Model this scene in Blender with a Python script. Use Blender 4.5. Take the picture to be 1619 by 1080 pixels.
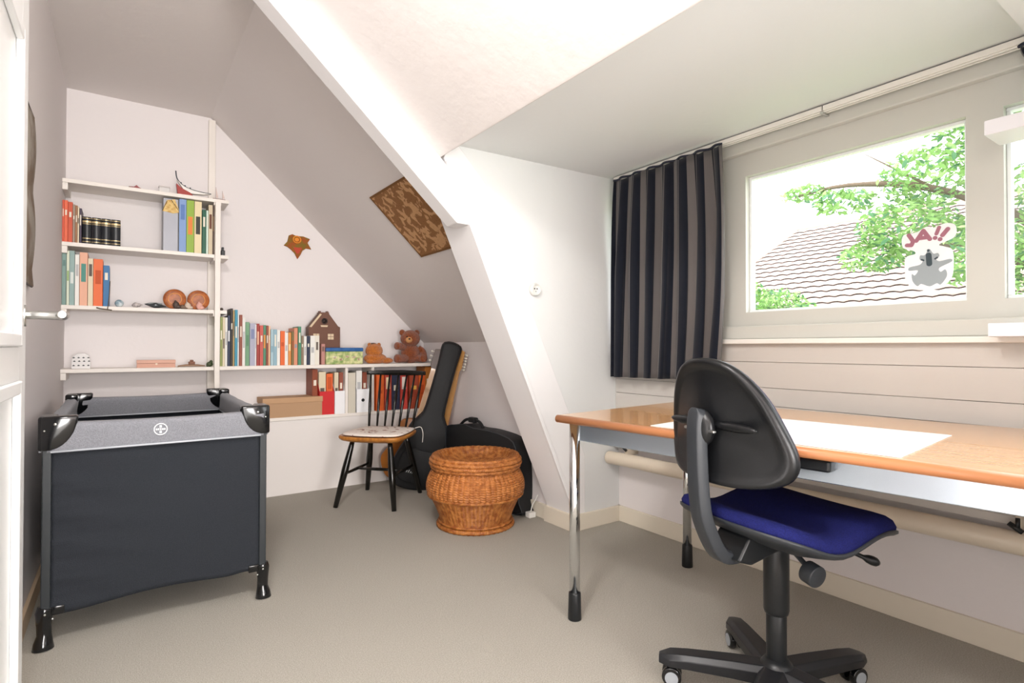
import bpy, bmesh, math, random
from mathutils import Vector, Matrix, Euler
from math import sin, cos, pi, radians as rad
for o in list(bpy.data.objects): bpy.data.objects.remove(o)
S = bpy.context.scene
COL = S.collection
random.seed(7)

# ---------------------------------------------------------------- camera
cam = bpy.data.cameras.new('camera'); camo = bpy.data.objects.new('camera', cam); COL.objects.link(camo)
cam.sensor_width = 36; cam.sensor_fit = 'HORIZONTAL'; cam.lens = 876.5/1619*36
cam.clip_start = .02; cam.clip_end = 300
r_ = Vector((.81887, -.57398, .00170)).normalized(); f_ = Vector((.57393, .81883, .01084)).normalized()
u_ = r_.cross(f_).normalized(); r_ = f_.cross(u_)
camo.matrix_world = Matrix(((r_.x, u_.x, -f_.x, 0), (r_.y, u_.y, -f_.y, 0), (r_.z, u_.z, -f_.z, 1.0), (0, 0, 0, 1)))
S.camera = camo

# ---------------------------------------------------------------- world, sun, lights, exposure
W = bpy.data.worlds.new('sky'); S.world = W; W.use_nodes = True
nt = W.node_tree; bg = nt.nodes['Background']
bg.inputs[0].default_value = (.93, .97, 1.0, 1); bg.inputs[1].default_value = 4.6
sun = bpy.data.lights.new('sun', 'SUN'); sun.energy = 2.5; sun.angle = rad(3); sun.color = (1, .97, .92)
so = bpy.data.objects.new('sun', sun); COL.objects.link(so)
so.rotation_euler = Vector((.45, -.55, -1)).to_track_quat('-Z', 'Y').to_euler()
def area(name, loc, aim, sx, sy, power, col):
    l = bpy.data.lights.new(name, 'AREA'); l.shape = 'RECTANGLE'; l.size = sx; l.size_y = sy; l.energy = power; l.color = col
    o = bpy.data.objects.new(name, l); COL.objects.link(o); o.location = loc
    o.rotation_euler = (Vector(aim)-Vector(loc)).to_track_quat('-Z', 'Z').to_euler(); return o
area('fill_rear', (.35, -3.2, .95), (.5, 2.5, 1.15), 1.2, 1.6, 150, (1, .98, .965))  # added fill behind the camera, evens out the room; no window there
area('fill_ceiling', (-.05, .6, 2.40), (.1, 2.2, 0), .35, .35, 32, (1, .975, .95))  # added overhead fill for floor and bounce, no actual lamp fitting
area('fill_left', (-.27, .35, 1.0), (1.0, 3.0, 1.5), .7, 1.7, 15, (1, .975, .95))  # added fill by the left wall to lift the rear slope
pl = bpy.data.lights.new('fill_point', 'POINT'); pl.energy = 16; pl.shadow_soft_size = .2; pl.color = (1, .97, .94)  # added point fill for left wall and flat ceiling, not a real pendant
po = bpy.data.objects.new('fill_point', pl); COL.objects.link(po); po.location = (.3, -.1, 1.9)
area('fill_bay', (1.65, -.16, 1.0), (-.28, 1.3, 1.1), .7, .8, 10, (.97, .985, 1))  # added fill inside the bay, brightens the left wall from off-frame
S.view_settings.view_transform = 'Standard'; S.view_settings.look = 'None'
S.view_settings.exposure = 0.1; S.view_settings.gamma = 1.0; S.view_settings.use_curve_mapping = False

# ---------------------------------------------------------------- materials
def lin(c):
    if isinstance(c, str):
        c = [int(c[i:i+2], 16)/255 for i in (0, 2, 4)]
    return tuple(x/12.92 if x <= .04045 else ((x+.055)/1.055)**2.4 for x in c)
MATS = {}
def mat(name, col, rough=.6, metal=0, bump=0, scale=60, col2=None, cscale=8, spec=.4, coat=0, sheen=0, detail=4, stretch=None):
    if name in MATS: return MATS[name]
    m = bpy.data.materials.new(name); m.use_nodes = True; n = m.node_tree; b = n.nodes['Principled BSDF']
    c = lin(col); b.inputs['Base Color'].default_value = (*c, 1)
    b.inputs['Roughness'].default_value = rough; b.inputs['Metallic'].default_value = metal
    b.inputs['Specular IOR Level'].default_value = spec
    b.inputs['Coat Weight'].default_value = coat; b.inputs['Sheen Weight'].default_value = sheen
    if bump or col2:
        tc = n.nodes.new('ShaderNodeTexCoord'); src = tc.outputs['Object']
        if stretch:
            mp = n.nodes.new('ShaderNodeMapping'); mp.inputs['Scale'].default_value = stretch
            n.links.new(src, mp.inputs[0]); src = mp.outputs[0]
    if bump:
        t = n.nodes.new('ShaderNodeTexNoise'); t.inputs['Scale'].default_value = scale; t.inputs['Detail'].default_value = detail
        n.links.new(src, t.inputs['Vector'])
        bp = n.nodes.new('ShaderNodeBump'); bp.inputs['Strength'].default_value = bump; bp.inputs['Distance'].default_value = .01
        n.links.new(t.outputs[0], bp.inputs['Height']); n.links.new(bp.outputs[0], b.inputs['Normal'])
    if col2:
        t2 = n.nodes.new('ShaderNodeTexNoise'); t2.inputs['Scale'].default_value = cscale; t2.inputs['Detail'].default_value = detail
        n.links.new(src, t2.inputs['Vector'])
        rp = n.nodes.new('ShaderNodeValToRGB'); rp.color_ramp.elements[0].position = .38; rp.color_ramp.elements[1].position = .62
        rp.color_ramp.elements[0].color = (*c, 1); rp.color_ramp.elements[1].color = (*lin(col2), 1)
        n.links.new(t2.outputs[0], rp.inputs[0]); n.links.new(rp.outputs[0], b.inputs['Base Color'])
    MATS[name] = m; return m
WALL = mat('wall_paint', 'E6E0DF', .75, bump=.10, scale=35, spec=.25)
WALLW = mat('wall_paint_cool', 'DEDFDE', .7, bump=.08, scale=30, spec=.25)
CEIL = mat('ceiling_plaster', 'E6E0DD', .8, bump=.22, scale=22, spec=.2)
BEAM = mat('beam_paint', 'E8E6E6', .55, bump=.03, scale=12)
PAINT = mat('white_gloss_paint', 'EDE9E2', .35)
CREAM = mat('cream_paint', 'E9E2DA', .45)
BASEB = mat('baseboard_paint', 'E2D9C8', .45)
PANEL = mat('panel_beige', 'CBC6C0', .4, bump=.03, scale=8, stretch=(1, 1, 12))
FRAME = mat('frame_paint', 'CCCBC3', .4)
BEAD = mat('glazing_bead_paint', 'EFF2F2', .35)
CARPET = mat('carpet', 'D1CCC2', .95, bump=.9, scale=420, col2='BDB7AA', cscale=260, spec=.05, detail=2)
DOORM = mat('door_paint', 'EDEDEC', .35)
STEEL = mat('brushed_steel', 'C9C9C6', .28, metal=1)
CHROME = mat('chrome', 'D8DADB', .08, metal=1)
BLKP = mat('black_plastic', '17191B', .35)
BLKG = mat('black_gloss_plastic', '0E0F11', .12, spec=.6)
GRYP = mat('charcoal_plastic', '2C2F33', .42, bump=.05, scale=300)

# ---------------------------------------------------------------- object helpers
def tag(o, label=None, cat=None, group=None, kind=None):
    if label: o['label'] = label
    if cat: o['category'] = cat
    if group: o['group'] = group
    if kind: o['kind'] = kind
    return o
def thing(name, label, cat, loc=(0, 0, 0), rz=0, group=None):
    o = bpy.data.objects.new(name, None); COL.objects.link(o); o.location = loc; o.rotation_euler = (0, 0, rz)
    o.empty_display_size = .05
    return tag(o, label, cat, group)
def obj(name, bm, m, parent=None, smooth=False, bev=0, sub=0, label=None):
    bmesh.ops.recalc_face_normals(bm, faces=bm.faces)
    me = bpy.data.meshes.new(name); bm.to_mesh(me); bm.free()
    for x in (m if isinstance(m, (list, tuple)) else [m]): me.materials.append(x)
    o = bpy.data.objects.new(name, me); COL.objects.link(o)
    if parent: o.parent = parent
    if smooth:
        for p in me.polygons: p.use_smooth = True
    if bev:
        b = o.modifiers.new('b', 'BEVEL'); b.width = bev; b.segments = 2; b.limit_method = 'ANGLE'; b.angle_limit = rad(40)
        if not smooth:
            for p in me.polygons: p.use_smooth = True
            try: b.harden_normals = True
            except Exception: pass
    if sub:
        s = o.modifiers.new('s', 'SUBSURF'); s.levels = sub; s.render_levels = sub
    if label: o['label'] = label
    return o
def struct(name, bm, m, **k): return tag(obj(name, bm, m, **k), kind='structure')
def BM(): return bmesh.new()
def box(bm, a, b, M=None, mi=0):
    x0, y0, z0 = a; x1, y1, z1 = b
    v = [Vector(p) for p in ((x0, y0, z0), (x1, y0, z0), (x1, y1, z0), (x0, y1, z0), (x0, y0, z1), (x1, y0, z1), (x1, y1, z1), (x0, y1, z1))]
    if M: v = [M @ p for p in v]
    v = [bm.verts.new(p) for p in v]
    for q in ((0, 3, 2, 1), (4, 5, 6, 7), (0, 1, 5, 4), (1, 2, 6, 5), (2, 3, 7, 6), (3, 0, 4, 7)):
        bm.faces.new([v[i] for i in q]).material_index = mi
    return bm
def bx(a, b, M=None): return box(BM(), a, b, M)
def prism(bm, poly, axis, d0, d1, M=None, mi=0):
    def P(p, d):
        q = {'x': (d, p[0], p[1]), 'y': (p[0], d, p[1]), 'z': (p[0], p[1], d)}[axis]
        q = Vector(q); return M @ q if M else q
    A = [bm.verts.new(P(p, d0)) for p in poly]; B = [bm.verts.new(P(p, d1)) for p in poly]; n = len(poly)
    bm.faces.new(A).material_index = mi; bm.faces.new(B[::-1]).material_index = mi
    for i in range(n): bm.faces.new((A[i], B[i], B[(i+1) % n], A[(i+1) % n])).material_index = mi
    return bm
def frame_of(d):
    d = d.normalized(); a = Vector((0, 0, 1)) if abs(d.z) < .9 else Vector((1, 0, 0))
    x = d.cross(a).normalized(); return x, d.cross(x).normalized()
def tube(bm, pts, rr, seg=12, cap=True, flat=1.0, up=None, mi=0, closed=False):
    pts = [Vector(p) for p in pts]; n = len(pts)
    if not isinstance(rr, (list, tuple)): rr = [rr]*n
    rings = []; X = None
    for i, p in enumerate(pts):
        if closed: d = pts[(i+1) % n]-pts[i-1]
        else: d = pts[min(i+1, n-1)]-pts[max(i-1, 0)]
        d.normalize()
        if up is not None:
            X = Vector(up)-d*d.dot(Vector(up)); X.normalize()
        elif X is None: X, _ = frame_of(d)
        else:
            X = X-d*d.dot(X); X.normalize()
        Y = d.cross(X)
        rings.append([bm.verts.new(p+(X*cos(2*pi*k/seg)*flat+Y*sin(2*pi*k/seg))*rr[i]) for k in range(seg)])
    m = n if closed else n-1
    for i in range(m):
        a, b = rings[i], rings[(i+1) % n]
        for k in range(seg):
            bm.faces.new((a[k], a[(k+1) % seg], b[(k+1) % seg], b[k])).material_index = mi
    if cap and not closed:
        bm.faces.new(rings[0][::-1]).material_index = mi; bm.faces.new(rings[-1]).material_index = mi
    return bm
def cyl(bm, a, b, r0, r1=None, seg=20, mi=0): return tube(bm, [a, b], [r0, r0 if r1 is None else r1], seg, mi=mi)
def lathe(bm, prof, seg=32, c=(0, 0, 0), M=None, mi=0):
    rings = []
    for r, z in prof:
        if r < 1e-5:
            p = Vector((c[0], c[1], c[2]+z)); rings.append([bm.verts.new(M @ p if M else p)])
        else:
            L = []
            for k in range(seg):
                p = Vector((c[0]+r*cos(2*pi*k/seg), c[1]+r*sin(2*pi*k/seg), c[2]+z)); L.append(bm.verts.new(M @ p if M else p))
            rings.append(L)
    for a, b in zip(rings, rings[1:]):
        for k in range(seg):
            j = (k+1) % seg
            if len(a) == 1 and len(b) == 1: continue
            if len(a) == 1: f = (a[0], b[j], b[k])
            elif len(b) == 1: f = (a[k], a[j], b[0])
            else: f = (a[k], a[j], b[j], b[k])
            bm.faces.new(f).material_index = mi
    for R_ in (rings[0], rings[-1]):
        if len(R_) > 1: bm.faces.new(R_).material_index = mi
    return bm
def ell(bm, c, r, R=None, seg=20, rings=12, fn=None, mi=0):
    M = Matrix.Translation(c) @ (R.to_matrix().to_4x4() if R is not None else Matrix()) 
    V = []
    for i in range(rings+1):
        t = pi*i/rings
        if i in (0, rings): V.append([bm.verts.new(M @ Vector((0, 0, r[2]*cos(t))))]); continue
        L = []
        for k in range(seg):
            a = 2*pi*k/seg; p = Vector((r[0]*sin(t)*cos(a), r[1]*sin(t)*sin(a), r[2]*cos(t)))
            if fn: p = fn(p)
            L.append(bm.verts.new(M @ p))
        V.append(L)
    for a, b in zip(V, V[1:]):
        for k in range(seg):
            j = (k+1) % seg
            if len(a) == 1: f = (a[0], b[k], b[j])
            elif len(b) == 1: f = (a[k], b[0], a[j])
            else: f = (a[k], b[k], b[j], a[j])
            bm.faces.new(f).material_index = mi
    return bm
def smooth_poly(pts, n=6, closed=True):
    P = [Vector(p) for p in pts]; out = []; m = len(P)
    for i in range(m if closed else m-1):
        p0, p1, p2, p3 = (P[(i-1) % m], P[i], P[(i+1) % m], P[(i+2) % m]) if closed else (P[max(i-1, 0)], P[i], P[i+1], P[min(i+2, m-1)])
        for k in range(n):
            t = k/n; out.append(.5*((2*p1)+(-p0+p2)*t+(2*p0-5*p1+4*p2-p3)*t*t+(-p0+3*p1-3*p2+p3)*t**3))
    if not closed: out.append(P[-1])
    return out
def axes(o, x, y, z):
    x, y, z = Vector(x), Vector(y), Vector(z)
    return Matrix(((x.x, y.x, z.x, o[0]), (x.y, y.y, z.y, o[1]), (x.z, y.z, z.z, o[2]), (0, 0, 0, 1)))

# ---------------------------------------------------------------- room shell
XL, XR, YB, YS, YN, ZC = -.285, 2.367, 4.17, 2.29, -3.4, 2.526
struct('floor', bx((-.4, -3.5, -.1), (2.5, 4.3, 0)), CARPET)
struct('wall_left', bx((XL-.1, -3.5, 0), (XL, 4.3, 2.7)), WALL)
struct('wall_back', bx((-.4, YB, 0), (2.4, YB+.1, 2.7)), WALL)
struct('wall_near', bx((-.4, YN-.1, 0), (2.4, YN, 2.7)), WALL)
struct('ceiling', bx((-.4, -3.5, ZC), (.62, 4.3, ZC+.1)), CEIL)
struct('ceiling', prism(BM(), [(.467, ZC), (2.06, 1.0095), (2.2, 1.1), (.60, 2.66)], 'y', YS+.03, YB+.05), CEIL)
struct('ceiling', prism(BM(), [(.417, ZC), (1.187, 1.886), (1.197, 1.882), (1.206, 1.888), (1.235, 1.956), (1.4, 2.12), (.60, 2.7)], 'y', -.2, YS+.04), CEIL, bev=.004)
struct('ceiling', prism(BM(), [(.417, ZC), (1.195, 1.882), (2.06, 1.09), (2.2, 1.2), (.60, 2.7)], 'y', -3.45, -.2), CEIL)
struct('ceiling', prism(BM(), [(1.22, 1.955), (XR+.12, 1.979), (XR+.12, 2.08), (1.22, 2.08)], 'y', -.3, YS+.1), WALLW)
struct('wall_knee', bx((2.03, YS+.2, 0), (2.13, 4.2, 1.07)), WALL)
struct('wall_knee', bx((2.03, -3.5, 0), (2.13, -.25, 1.2)), WALL)
struct('wall_cheek', bx((1.15, -.3, 0), (2.5, -.2, 2.0)), WALLW)
struct('wall_dormer', prism(BM(), [(2.04, 0), (XR+.02, 0), (XR+.02, 1.985), (1.24, 1.985), (1.24, 1.9), (1.53, 1.235), (2.03, .12)], 'y', YS, YS+.2), WALLW)
struct('wall_right', bx((XR, -.3, 0), (2.5, YS+.1, 1.07)), WALL)
# truss leg, diagonal beam, batten along the leg
leg = [(2.01, 0), (2.01, .10), (1.503, 1.233), (1.296, 1.704), (1.215, 1.885), (1.26, 1.99), (1.45, 1.8), (1.7, 1.25), (2.1, .4), (2.1, 0)]
struct('trim_1', prism(BM(), leg, 'y', YS-.002, 2.52), BEAM, bev=.004)
struct('trim_2', prism(BM(), [(.25, 2.523), (1.285, 1.587), (1.36, 1.585), (1.40, 1.68), (.55, 2.523)], 'y', YS-.006, 2.388), BEAM, bev=.005)
bt = []
LP = [(2.008, .10), (1.503, 1.233), (1.296, 1.704), (1.222, 1.87)]
struct('trim_3', prism(BM(), [(x, z) for x, z in LP]+[(x+.022, z) for x, z in LP[::-1]], 'y', YS-.014, YS+.005), BEAM, bev=.003)
struct('trim_4', bx((1.3, .30, 1.935), (XR, .465, 1.98)), BEAM)
# boards along the floor
struct('baseboard_right', bx((XR-.015, -.2, 0), (XR, YS, .088)), BASEB, bev=.002)
struct('baseboard_dormer', bx((1.995, YS-.016, 0), (XR, YS, .088)), BASEB, bev=.002)
struct('baseboard_leg', bx((1.995, YS-.016, 0), (2.012, 2.525, .09)), BASEB, bev=.002)
struct('baseboard_knee', bx((2.015, 2.52, 0), (2.03, 3.96, .085)), BASEB, bev=.002)
struct('baseboard_left', bx((XL, 2.0, 0), (XL+.013, YB, .07)), mat('baseboard_left_wood', 'D9BFA0', .5), bev=.002)
# panelling below the window
bm = BM()
for z0, z1 in ((.47, .742), (.7435, .822), (.8235, .936), (.9375, 1.02)):
    box(bm, (XR-.028, -.2, z0), (XR, YS, z1))
struct('wall_right', bm, PANEL, bev=.0015)
struct('trim_5', bx((XR-.06, -.2, .44), (XR, YS, .47)), PANEL, bev=.003)
struct('trim_6', bx((2.307, -.2, 1.018), (XR+.03, YS, 1.04)), PAINT, bev=.004)
struct('trim_7', bx((2.335, -.2, 1.04), (XR+.03, YS, 1.10)), FRAME, bev=.006)
struct('trim_8', bx((2.335, -.2, 1.90), (XR+.03, YS, 1.98)), FRAME, bev=.006)

# ---------------------------------------------------------------- windows
def glass_mat():
    m = bpy.data.materials.new('window_glass'); m.use_nodes = True; n = m.node_tree; n.nodes.remove(n.nodes['Principled BSDF'])
    out = n.nodes['Material Output']; tr = n.nodes.new('ShaderNodeBsdfTransparent'); gl = n.nodes.new('ShaderNodeBsdfGlossy')
    gl.inputs['Roughness'].default_value = .02; mx = n.nodes.new('ShaderNodeMixShader'); mx.inputs[0].default_value = .04
    n.links.new(tr.outputs[0], mx.inputs[1]); n.links.new(gl.outputs[0], mx.inputs[2]); n.links.new(mx.outputs[0], out.inputs[0])
    return m
GLASS = glass_mat()
def window(n, y0, y1, fy0, fy1):
    z0, z1, fz0, fz1 = 1.164, 1.798, 1.06, 1.95
    t = thing('window_%d' % n, None, None, (XR, (y0+y1)/2, fz0)); t['kind'] = 'structure'; c = -(y0+y1)/2
    def L(x, y, z): return (x, y+c, z-fz0)
    bm = BM()
    for a, b in (((0, fy0, fz0), (.075, fy1, z0)), ((0, fy0, z1), (.075, fy1, fz1)), ((0, fy0, z0), (.075, y0, z1)), ((0, y1, z0), (.075, fy1, z1))):
        box(bm, L(*a), L(*b))
    obj('window_frame', bm, FRAME, t)
    bm = BM(); w = .012
    for a, b in (((.03, y0, z0), (.06, y1, z0+w)), ((.03, y0, z1-w), (.06, y1, z1)), ((.03, y0, z0+w), (.06, y0+w, z1-w)), ((.03, y1-w, z0+w), (.06, y1, z1-w))):
        box(bm, L(*a), L(*b))
    obj('glazing_bead', bm, BEAD, t, bev=.002)
    obj('window_pane', bx(L(.042, y0+.004, z0+.004), L(.046, y1-.004, z1-.004)), GLASS, t)
    return t
window(1, .66, 1.484, .61, 1.55)
window(2, -.15, .56, -.2, .61)
window(3, 1.63, 2.2, 1.55, YS)

# ---------------------------------------------------------------- door
t = thing('door_1', None, None, (-.2, 1.83, 0)); t['kind'] = 'structure'
bm = BM(); box(bm, (-.04, -.9, .005), (-.008, 0, 2.06))
for a, b in (((-.008, -.9, .005), (0, -.78, 2.06)), ((-.008, -.105, .005), (0, 0, 2.06)), ((-.008, -.78, 1.74), (0, -.105, 2.06)), ((-.008, -.78, .005), (0, -.105, .2)), ((-.008, -.78, .92), (0, -.105, 1.0))):
    box(bm, a, b)
obj('door_leaf', bm, DOORM, t, bev=.003)
bm = BM()
for z0, z1 in ((.2, .92), (1.0, 1.74)):
    for a, b in (((-.008, -.135, z0), (.008, -.105, z1)), ((-.008, -.78, z0), (.008, -.75, z1)), ((-.008, -.75, z1-.03), (.008, -.135, z1)), ((-.008, -.75, z0), (.008, -.135, z0+.03))):
        box(bm, a, b)
obj('door_moulding', bm, DOORM, t, bev=.004)
bm = BM(); cyl(bm, (0, -.058, 1.075), (.008, -.058, 1.075), .026, seg=28)
tube(bm, [(.006, -.058, 1.077), (.045, -.058, 1.077), (.068, -.062, 1.077), (.078, -.075, 1.076), (.082, -.10, 1.076), (.082, -.17, 1.075)], [.010, .010, .011, .011, .010, .009], 16)
obj('door_handle', bm, STEEL, t, smooth=True, bev=.001)

# ---------------------------------------------------------------- curtain rail, curtains
t = thing('curtain_rail', 'white double curtain rail running along the dormer ceiling above the window', 'curtain rail', (2.30, 1.2, 1.95))
bm = BM(); box(bm, (-.018, -1.0, .0), (.018, -.105, .02)); box(bm, (-.018, -.10, .0), (.018, 1.05, .02)); box(bm, (-.012, -1.0, -.006), (-.006, 1.05, 0)); box(bm, (.006, -1.0, -.006), (.012, 1.05, 0))
obj('rail', bm, PAINT, t, bev=.002)
for y in (-.10, .55, -.8):
    bm = BM(); box(bm, (-.02, y-.006, -.012), (.075, y+.006, -.004)); obj('bracket', bm, STEEL, t, bev=.002)
def curtain_mat(name):
    m = bpy.data.materials.new(name); m.use_nodes = True; n = m.node_tree; b = n.nodes['Principled BSDF']; out = n.nodes['Material Output']
    at_ = n.nodes.new('ShaderNodeUVMap'); sp = n.nodes.new('ShaderNodeSeparateXYZ'); n.links.new(at_.outputs[0], sp.inputs[0])
    ml = n.nodes.new('ShaderNodeMath'); ml.operation = 'MULTIPLY'; ml.inputs[1].default_value = 1/.17; n.links.new(sp.outputs[0], ml.inputs[0])
    fr = n.nodes.new('ShaderNodeMath'); fr.operation = 'FRACT'; n.links.new(ml.outputs[0], fr.inputs[0])
    rp = n.nodes.new('ShaderNodeValToRGB'); cr = rp.color_ramp; cr.interpolation = 'CONSTANT'
    nv, tp = (*lin('20232D'), 1), (*lin('736E6C'), 1)
    cr.elements[0].position = 0; cr.elements[0].color = nv; cr.elements[1].position = .34; cr.elements[1].color = tp
    for p, c in ((.72, nv), (.84, tp), (.89, nv)):
        e = cr.elements.new(p); e.color = c
    n.links.new(fr.outputs[0], rp.inputs[0]); n.links.new(rp.outputs[0], b.inputs['Base Color'])
    b.inputs['Roughness'].default_value = .9; b.inputs['Specular IOR Level'].default_value = .1; b.inputs['Sheen Weight'].default_value = .2
    t_ = n.nodes.new('ShaderNodeBsdfTranslucent'); n.links.new(rp.outputs[0], t_.inputs[0])
    mx = n.nodes.new('ShaderNodeMixShader'); mx.inputs[0].default_value = .22
    n.links.new(b.outputs[0], mx.inputs[1]); n.links.new(t_.outputs[0], mx.inputs[2]); n.links.new(mx.outputs[0], out.inputs[0])
    tc = n.nodes.new('ShaderNodeTexCoord'); nz = n.nodes.new('ShaderNodeTexNoise'); nz.inputs['Scale'].default_value = 350
    n.links.new(tc.outputs['Object'], nz.inputs[0]); bp = n.nodes.new('ShaderNodeBump'); bp.inputs['Strength'].default_value = .3; bp.inputs['Distance'].default_value = .003
    n.links.new(nz.outputs[0], bp.inputs['Height']); n.links.new(bp.outputs[0], b.inputs['Normal'])
    return m
CURT = curtain_mat('curtain_fabric')
def curtain(root, x, yA, yB, z0, z1, folds, drift, top_in):
    # pleated cloth: yA at the wall side, yB the leading edge; drift moves the leading edge below z1
    N, K = folds*16, 26; bm = BM(); uv = bm.loops.layers.uv.new('UVMap'); G = []
    for j in range(K+1):
        v = j/K; z = z1+(z0-z1)*v; row = []
        am = 0
        for i in range(N+1):
            s = i/N; ph = s*folds*2*pi
            w = yA+(yB-yA)*s
            w += drift(v)*s+top_in*(1-v)**3*(1-s)
            yy = w+.010*sin(ph*2+.6)*min(1, v*2)+.004*sin(ph*.7+v*3)
            am = (.010+.020*min(1, v*2.2))*(.72+.28*sin(s*13+1.3))
            xx = x+am*sin(ph+.35*sin(v*2.4+s*5))+.006*sin(ph*.37+v*2)
            zz = z+(.006*sin(ph) if j == 0 else 0)+(.012*s if j == K else 0)
            row.append(bm.verts.new((xx, yy, zz)))
        G.append(row)
    for j in range(K):
        for i in range(N):
            f = bm.faces.new((G[j][i], G[j][i+1], G[j+1][i+1], G[j+1][i]))
            for l, (a, b) in zip(f.loops, ((j, i), (j, i+1), (j+1, i+1), (j+1, i))): l[uv].uv = (.17*(b/N*folds*1.05+.10*sin(b/N*7)+.06*sin(b/N*19))+.02, a/K)
    o = obj('curtain_cloth', bm, CURT, root, smooth=True)
    m = o.modifiers.new('t', 'SOLIDIFY'); m.thickness = .0018
    bm = BM(); bm2 = [(x-.002+.011*sin(s/60*folds*2*pi), yA+(yB-yA)*s/60+top_in*(1-s/60), z1+.004) for s in range(61)]
    tube(bm, bm2, .006, 6); obj('heading_tape', bm, mat('heading_tape_navy', '2A2D3A', .9), root, smooth=True)
t = thing('curtain', 'navy and taupe striped pleated curtain drawn to the left end of the window', 'curtain', (0, 0, 0))
t['group'] = 'dormer window curtains'
curtain(t, 2.264, 2.262, 1.535, .835, 1.94, 7, lambda v: -.03*sin(pi*v)+.015*v, -.03)
t = thing('curtain', 'sliver of navy curtain at the right edge of the photo above the upper white shelf', 'curtain', (0, 0, 0))
t['group'] = 'dormer window curtains'
curtain(t, 2.29, .24, .502, 1.715, 1.94, 4, lambda v: -.06*min(1, v*4)*v*2, .0)

# ---------------------------------------------------------------- window sticker
st = thing('window_sticker', 'white cut-out sticker with mauve letters JA!! over a grey koala on the window pane', 'sticker', (XR+.0395, .78, 1.32))
SW = mat('sticker_white', 'F4F7F8', .5); SG = mat('sticker_grey', '9FA8AC', .6); SD = mat('sticker_dark', '3C4A50', .6); SP = mat('sticker_mauve', 'A86F7E', .6)
def flat(bm, pts, x0, x1): return prism(bm, pts, 'x', x0, x1)   # pts (y, z) on the pane; +y is to the left in the room view
def blob(pts, n=5): return [(p.x, p.y) for p in smooth_poly([(a, b, 0) for a, b in pts], n)]
def capsule(a, b, r, n=8):
    a, b = Vector(a), Vector(b); d = (b-a).normalized(); q = Vector((-d.y, d.x)); out = []
    for k in range(n+1):
        t_ = pi*k/n; out.append(tuple(a+q*cos(t_)*r-d*sin(t_)*r))
    for k in range(n+1):
        t_ = pi*k/n; out.append(tuple(b-q*cos(t_)*r+d*sin(t_)*r))
    return out
bm = BM()
flat(bm, blob([(.072, -.075), (.03, -.105), (-.03, -.103), (-.065, -.07), (-.072, -.02), (-.068, .03), (-.045, .045), (-.03, .055), (-.075, .075), (-.078, .115), (-.05, .128), (-.01, .118), (.01, .125), (.04, .11), (.082, .105), (.084, .06), (.05, .042), (.045, .03), (.075, .02), (.078, -.03)]), 0, .001)
obj('backing', bm, SW, st)
bm = BM()
flat(bm, blob([(0, .042), (.014, .022), (.028, .022), (.03, .008), (.02, .002), (.03, -.012), (.062, -.018), (.064, -.03), (.036, -.032), (.046, -.05), (.055, -.044), (.053, -.07), (.038, -.09), (.026, -.083), (0, -.094), (-.022, -.085), (-.034, -.09), (-.052, -.062), (-.048, -.038), (-.034, -.045), (-.03, -.03), (-.066, -.012), (-.062, -.002), (-.03, -.006), (-.02, .004), (-.03, .012), (-.026, .024), (-.012, .024)], 4), -.0008, 0)
obj('koala_shape', bm, SG, st)
bm = BM(); flat(bm, capsule((.002, .02), (.0, -.012), .009), -.0016, -.0008); flat(bm, capsule((.003, .038), (.003, .036), .004), -.0016, -.0008)
flat(bm, capsule((.024, .006), (.018, .003), .003), -.0016, -.0008); flat(bm, capsule((-.024, .008), (-.018, .004), .003), -.0016, -.0008)
obj('koala_mouth', bm, SD, st)
bm = BM(); r = .007
for a, b in (((.064, .103), (.050, .078)), ((.050, .078), (.056, .064)), ((.056, .064), (.070, .066)),            # J
             ((.040, .078), (.018, .112)), ((.018, .112), (-.002, .078)), ((.030, .086), (.008, .086)),              # A
             ((-.030, .116), (-.022, .094)), ((-.018, .080), (-.018, .0795)),                                        # !
             ((-.056, .106), (-.040, .086)), ((-.033, .073), (-.033, .0725))):
    flat(bm, capsule(a, b, r if a[1] < .116 or a[0] > 0 else r*.85), -.0016-random.random()*.0002, 0)
obj('lettering', bm, SP, st)

# ---------------------------------------------------------------- radiator pipe
t = thing('heating_pipe', 'thick cream heating pipe running along the wall under the desk', 'pipe', (2.295, 1.25, .405))
bm = BM(); tube(bm, [(-.02, 1.03, -.03), (-.02, .9, -.026), (-.02, -1.05, -.006)], .036, 24); obj('pipe', bm, mat('pipe_cream', 'DDD0BD', .35), t, smooth=True, bev=.003)
for y in (.90, .05, -.74):
    k = obj('pipe_hanger', bx((-.022, y-.008, .0), (.072, y+.008, .075)), mat('pipe_cream2', 'D8CBB8', .4), t, bev=.002)
    bm = BM(); cyl(bm, (-.028, y-.012, .028), (-.028, y+.022, .050), .008); cyl(bm, (-.028, y, .03), (-.028, y, .07), .006); obj('valve', bm, BLKP, k, smooth=True)

# ---------------------------------------------------------------- wall socket
t = thing('wall_socket', 'round white wall socket on the dormer side wall', 'socket', (1.745, YS, 1.30))
def ang_y(bm, prof, c=(0, 0, 0), seg=28): return lathe(bm, prof, seg, c, Matrix.Rotation(rad(90), 4, 'X'))
obj('cover', ang_y(BM(), [(0, .002), (.034, .002), (.034, .012), (.030, .022), (.026, .024), (.022, .014), (.0, .014)]), mat('socket_white', 'D9D9D4', .4), t, smooth=True, bev=.001)
bm = BM()
for x in (-.008, .008): cyl(bm, (x, -.0135, .004), (x, -.0165, .004), .0035, seg=10)
cyl(bm, (0, -.0135, -.010), (0, -.0165, -.010), .002, seg=10)
obj('socket_holes', bm, BLKP, t)

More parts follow.
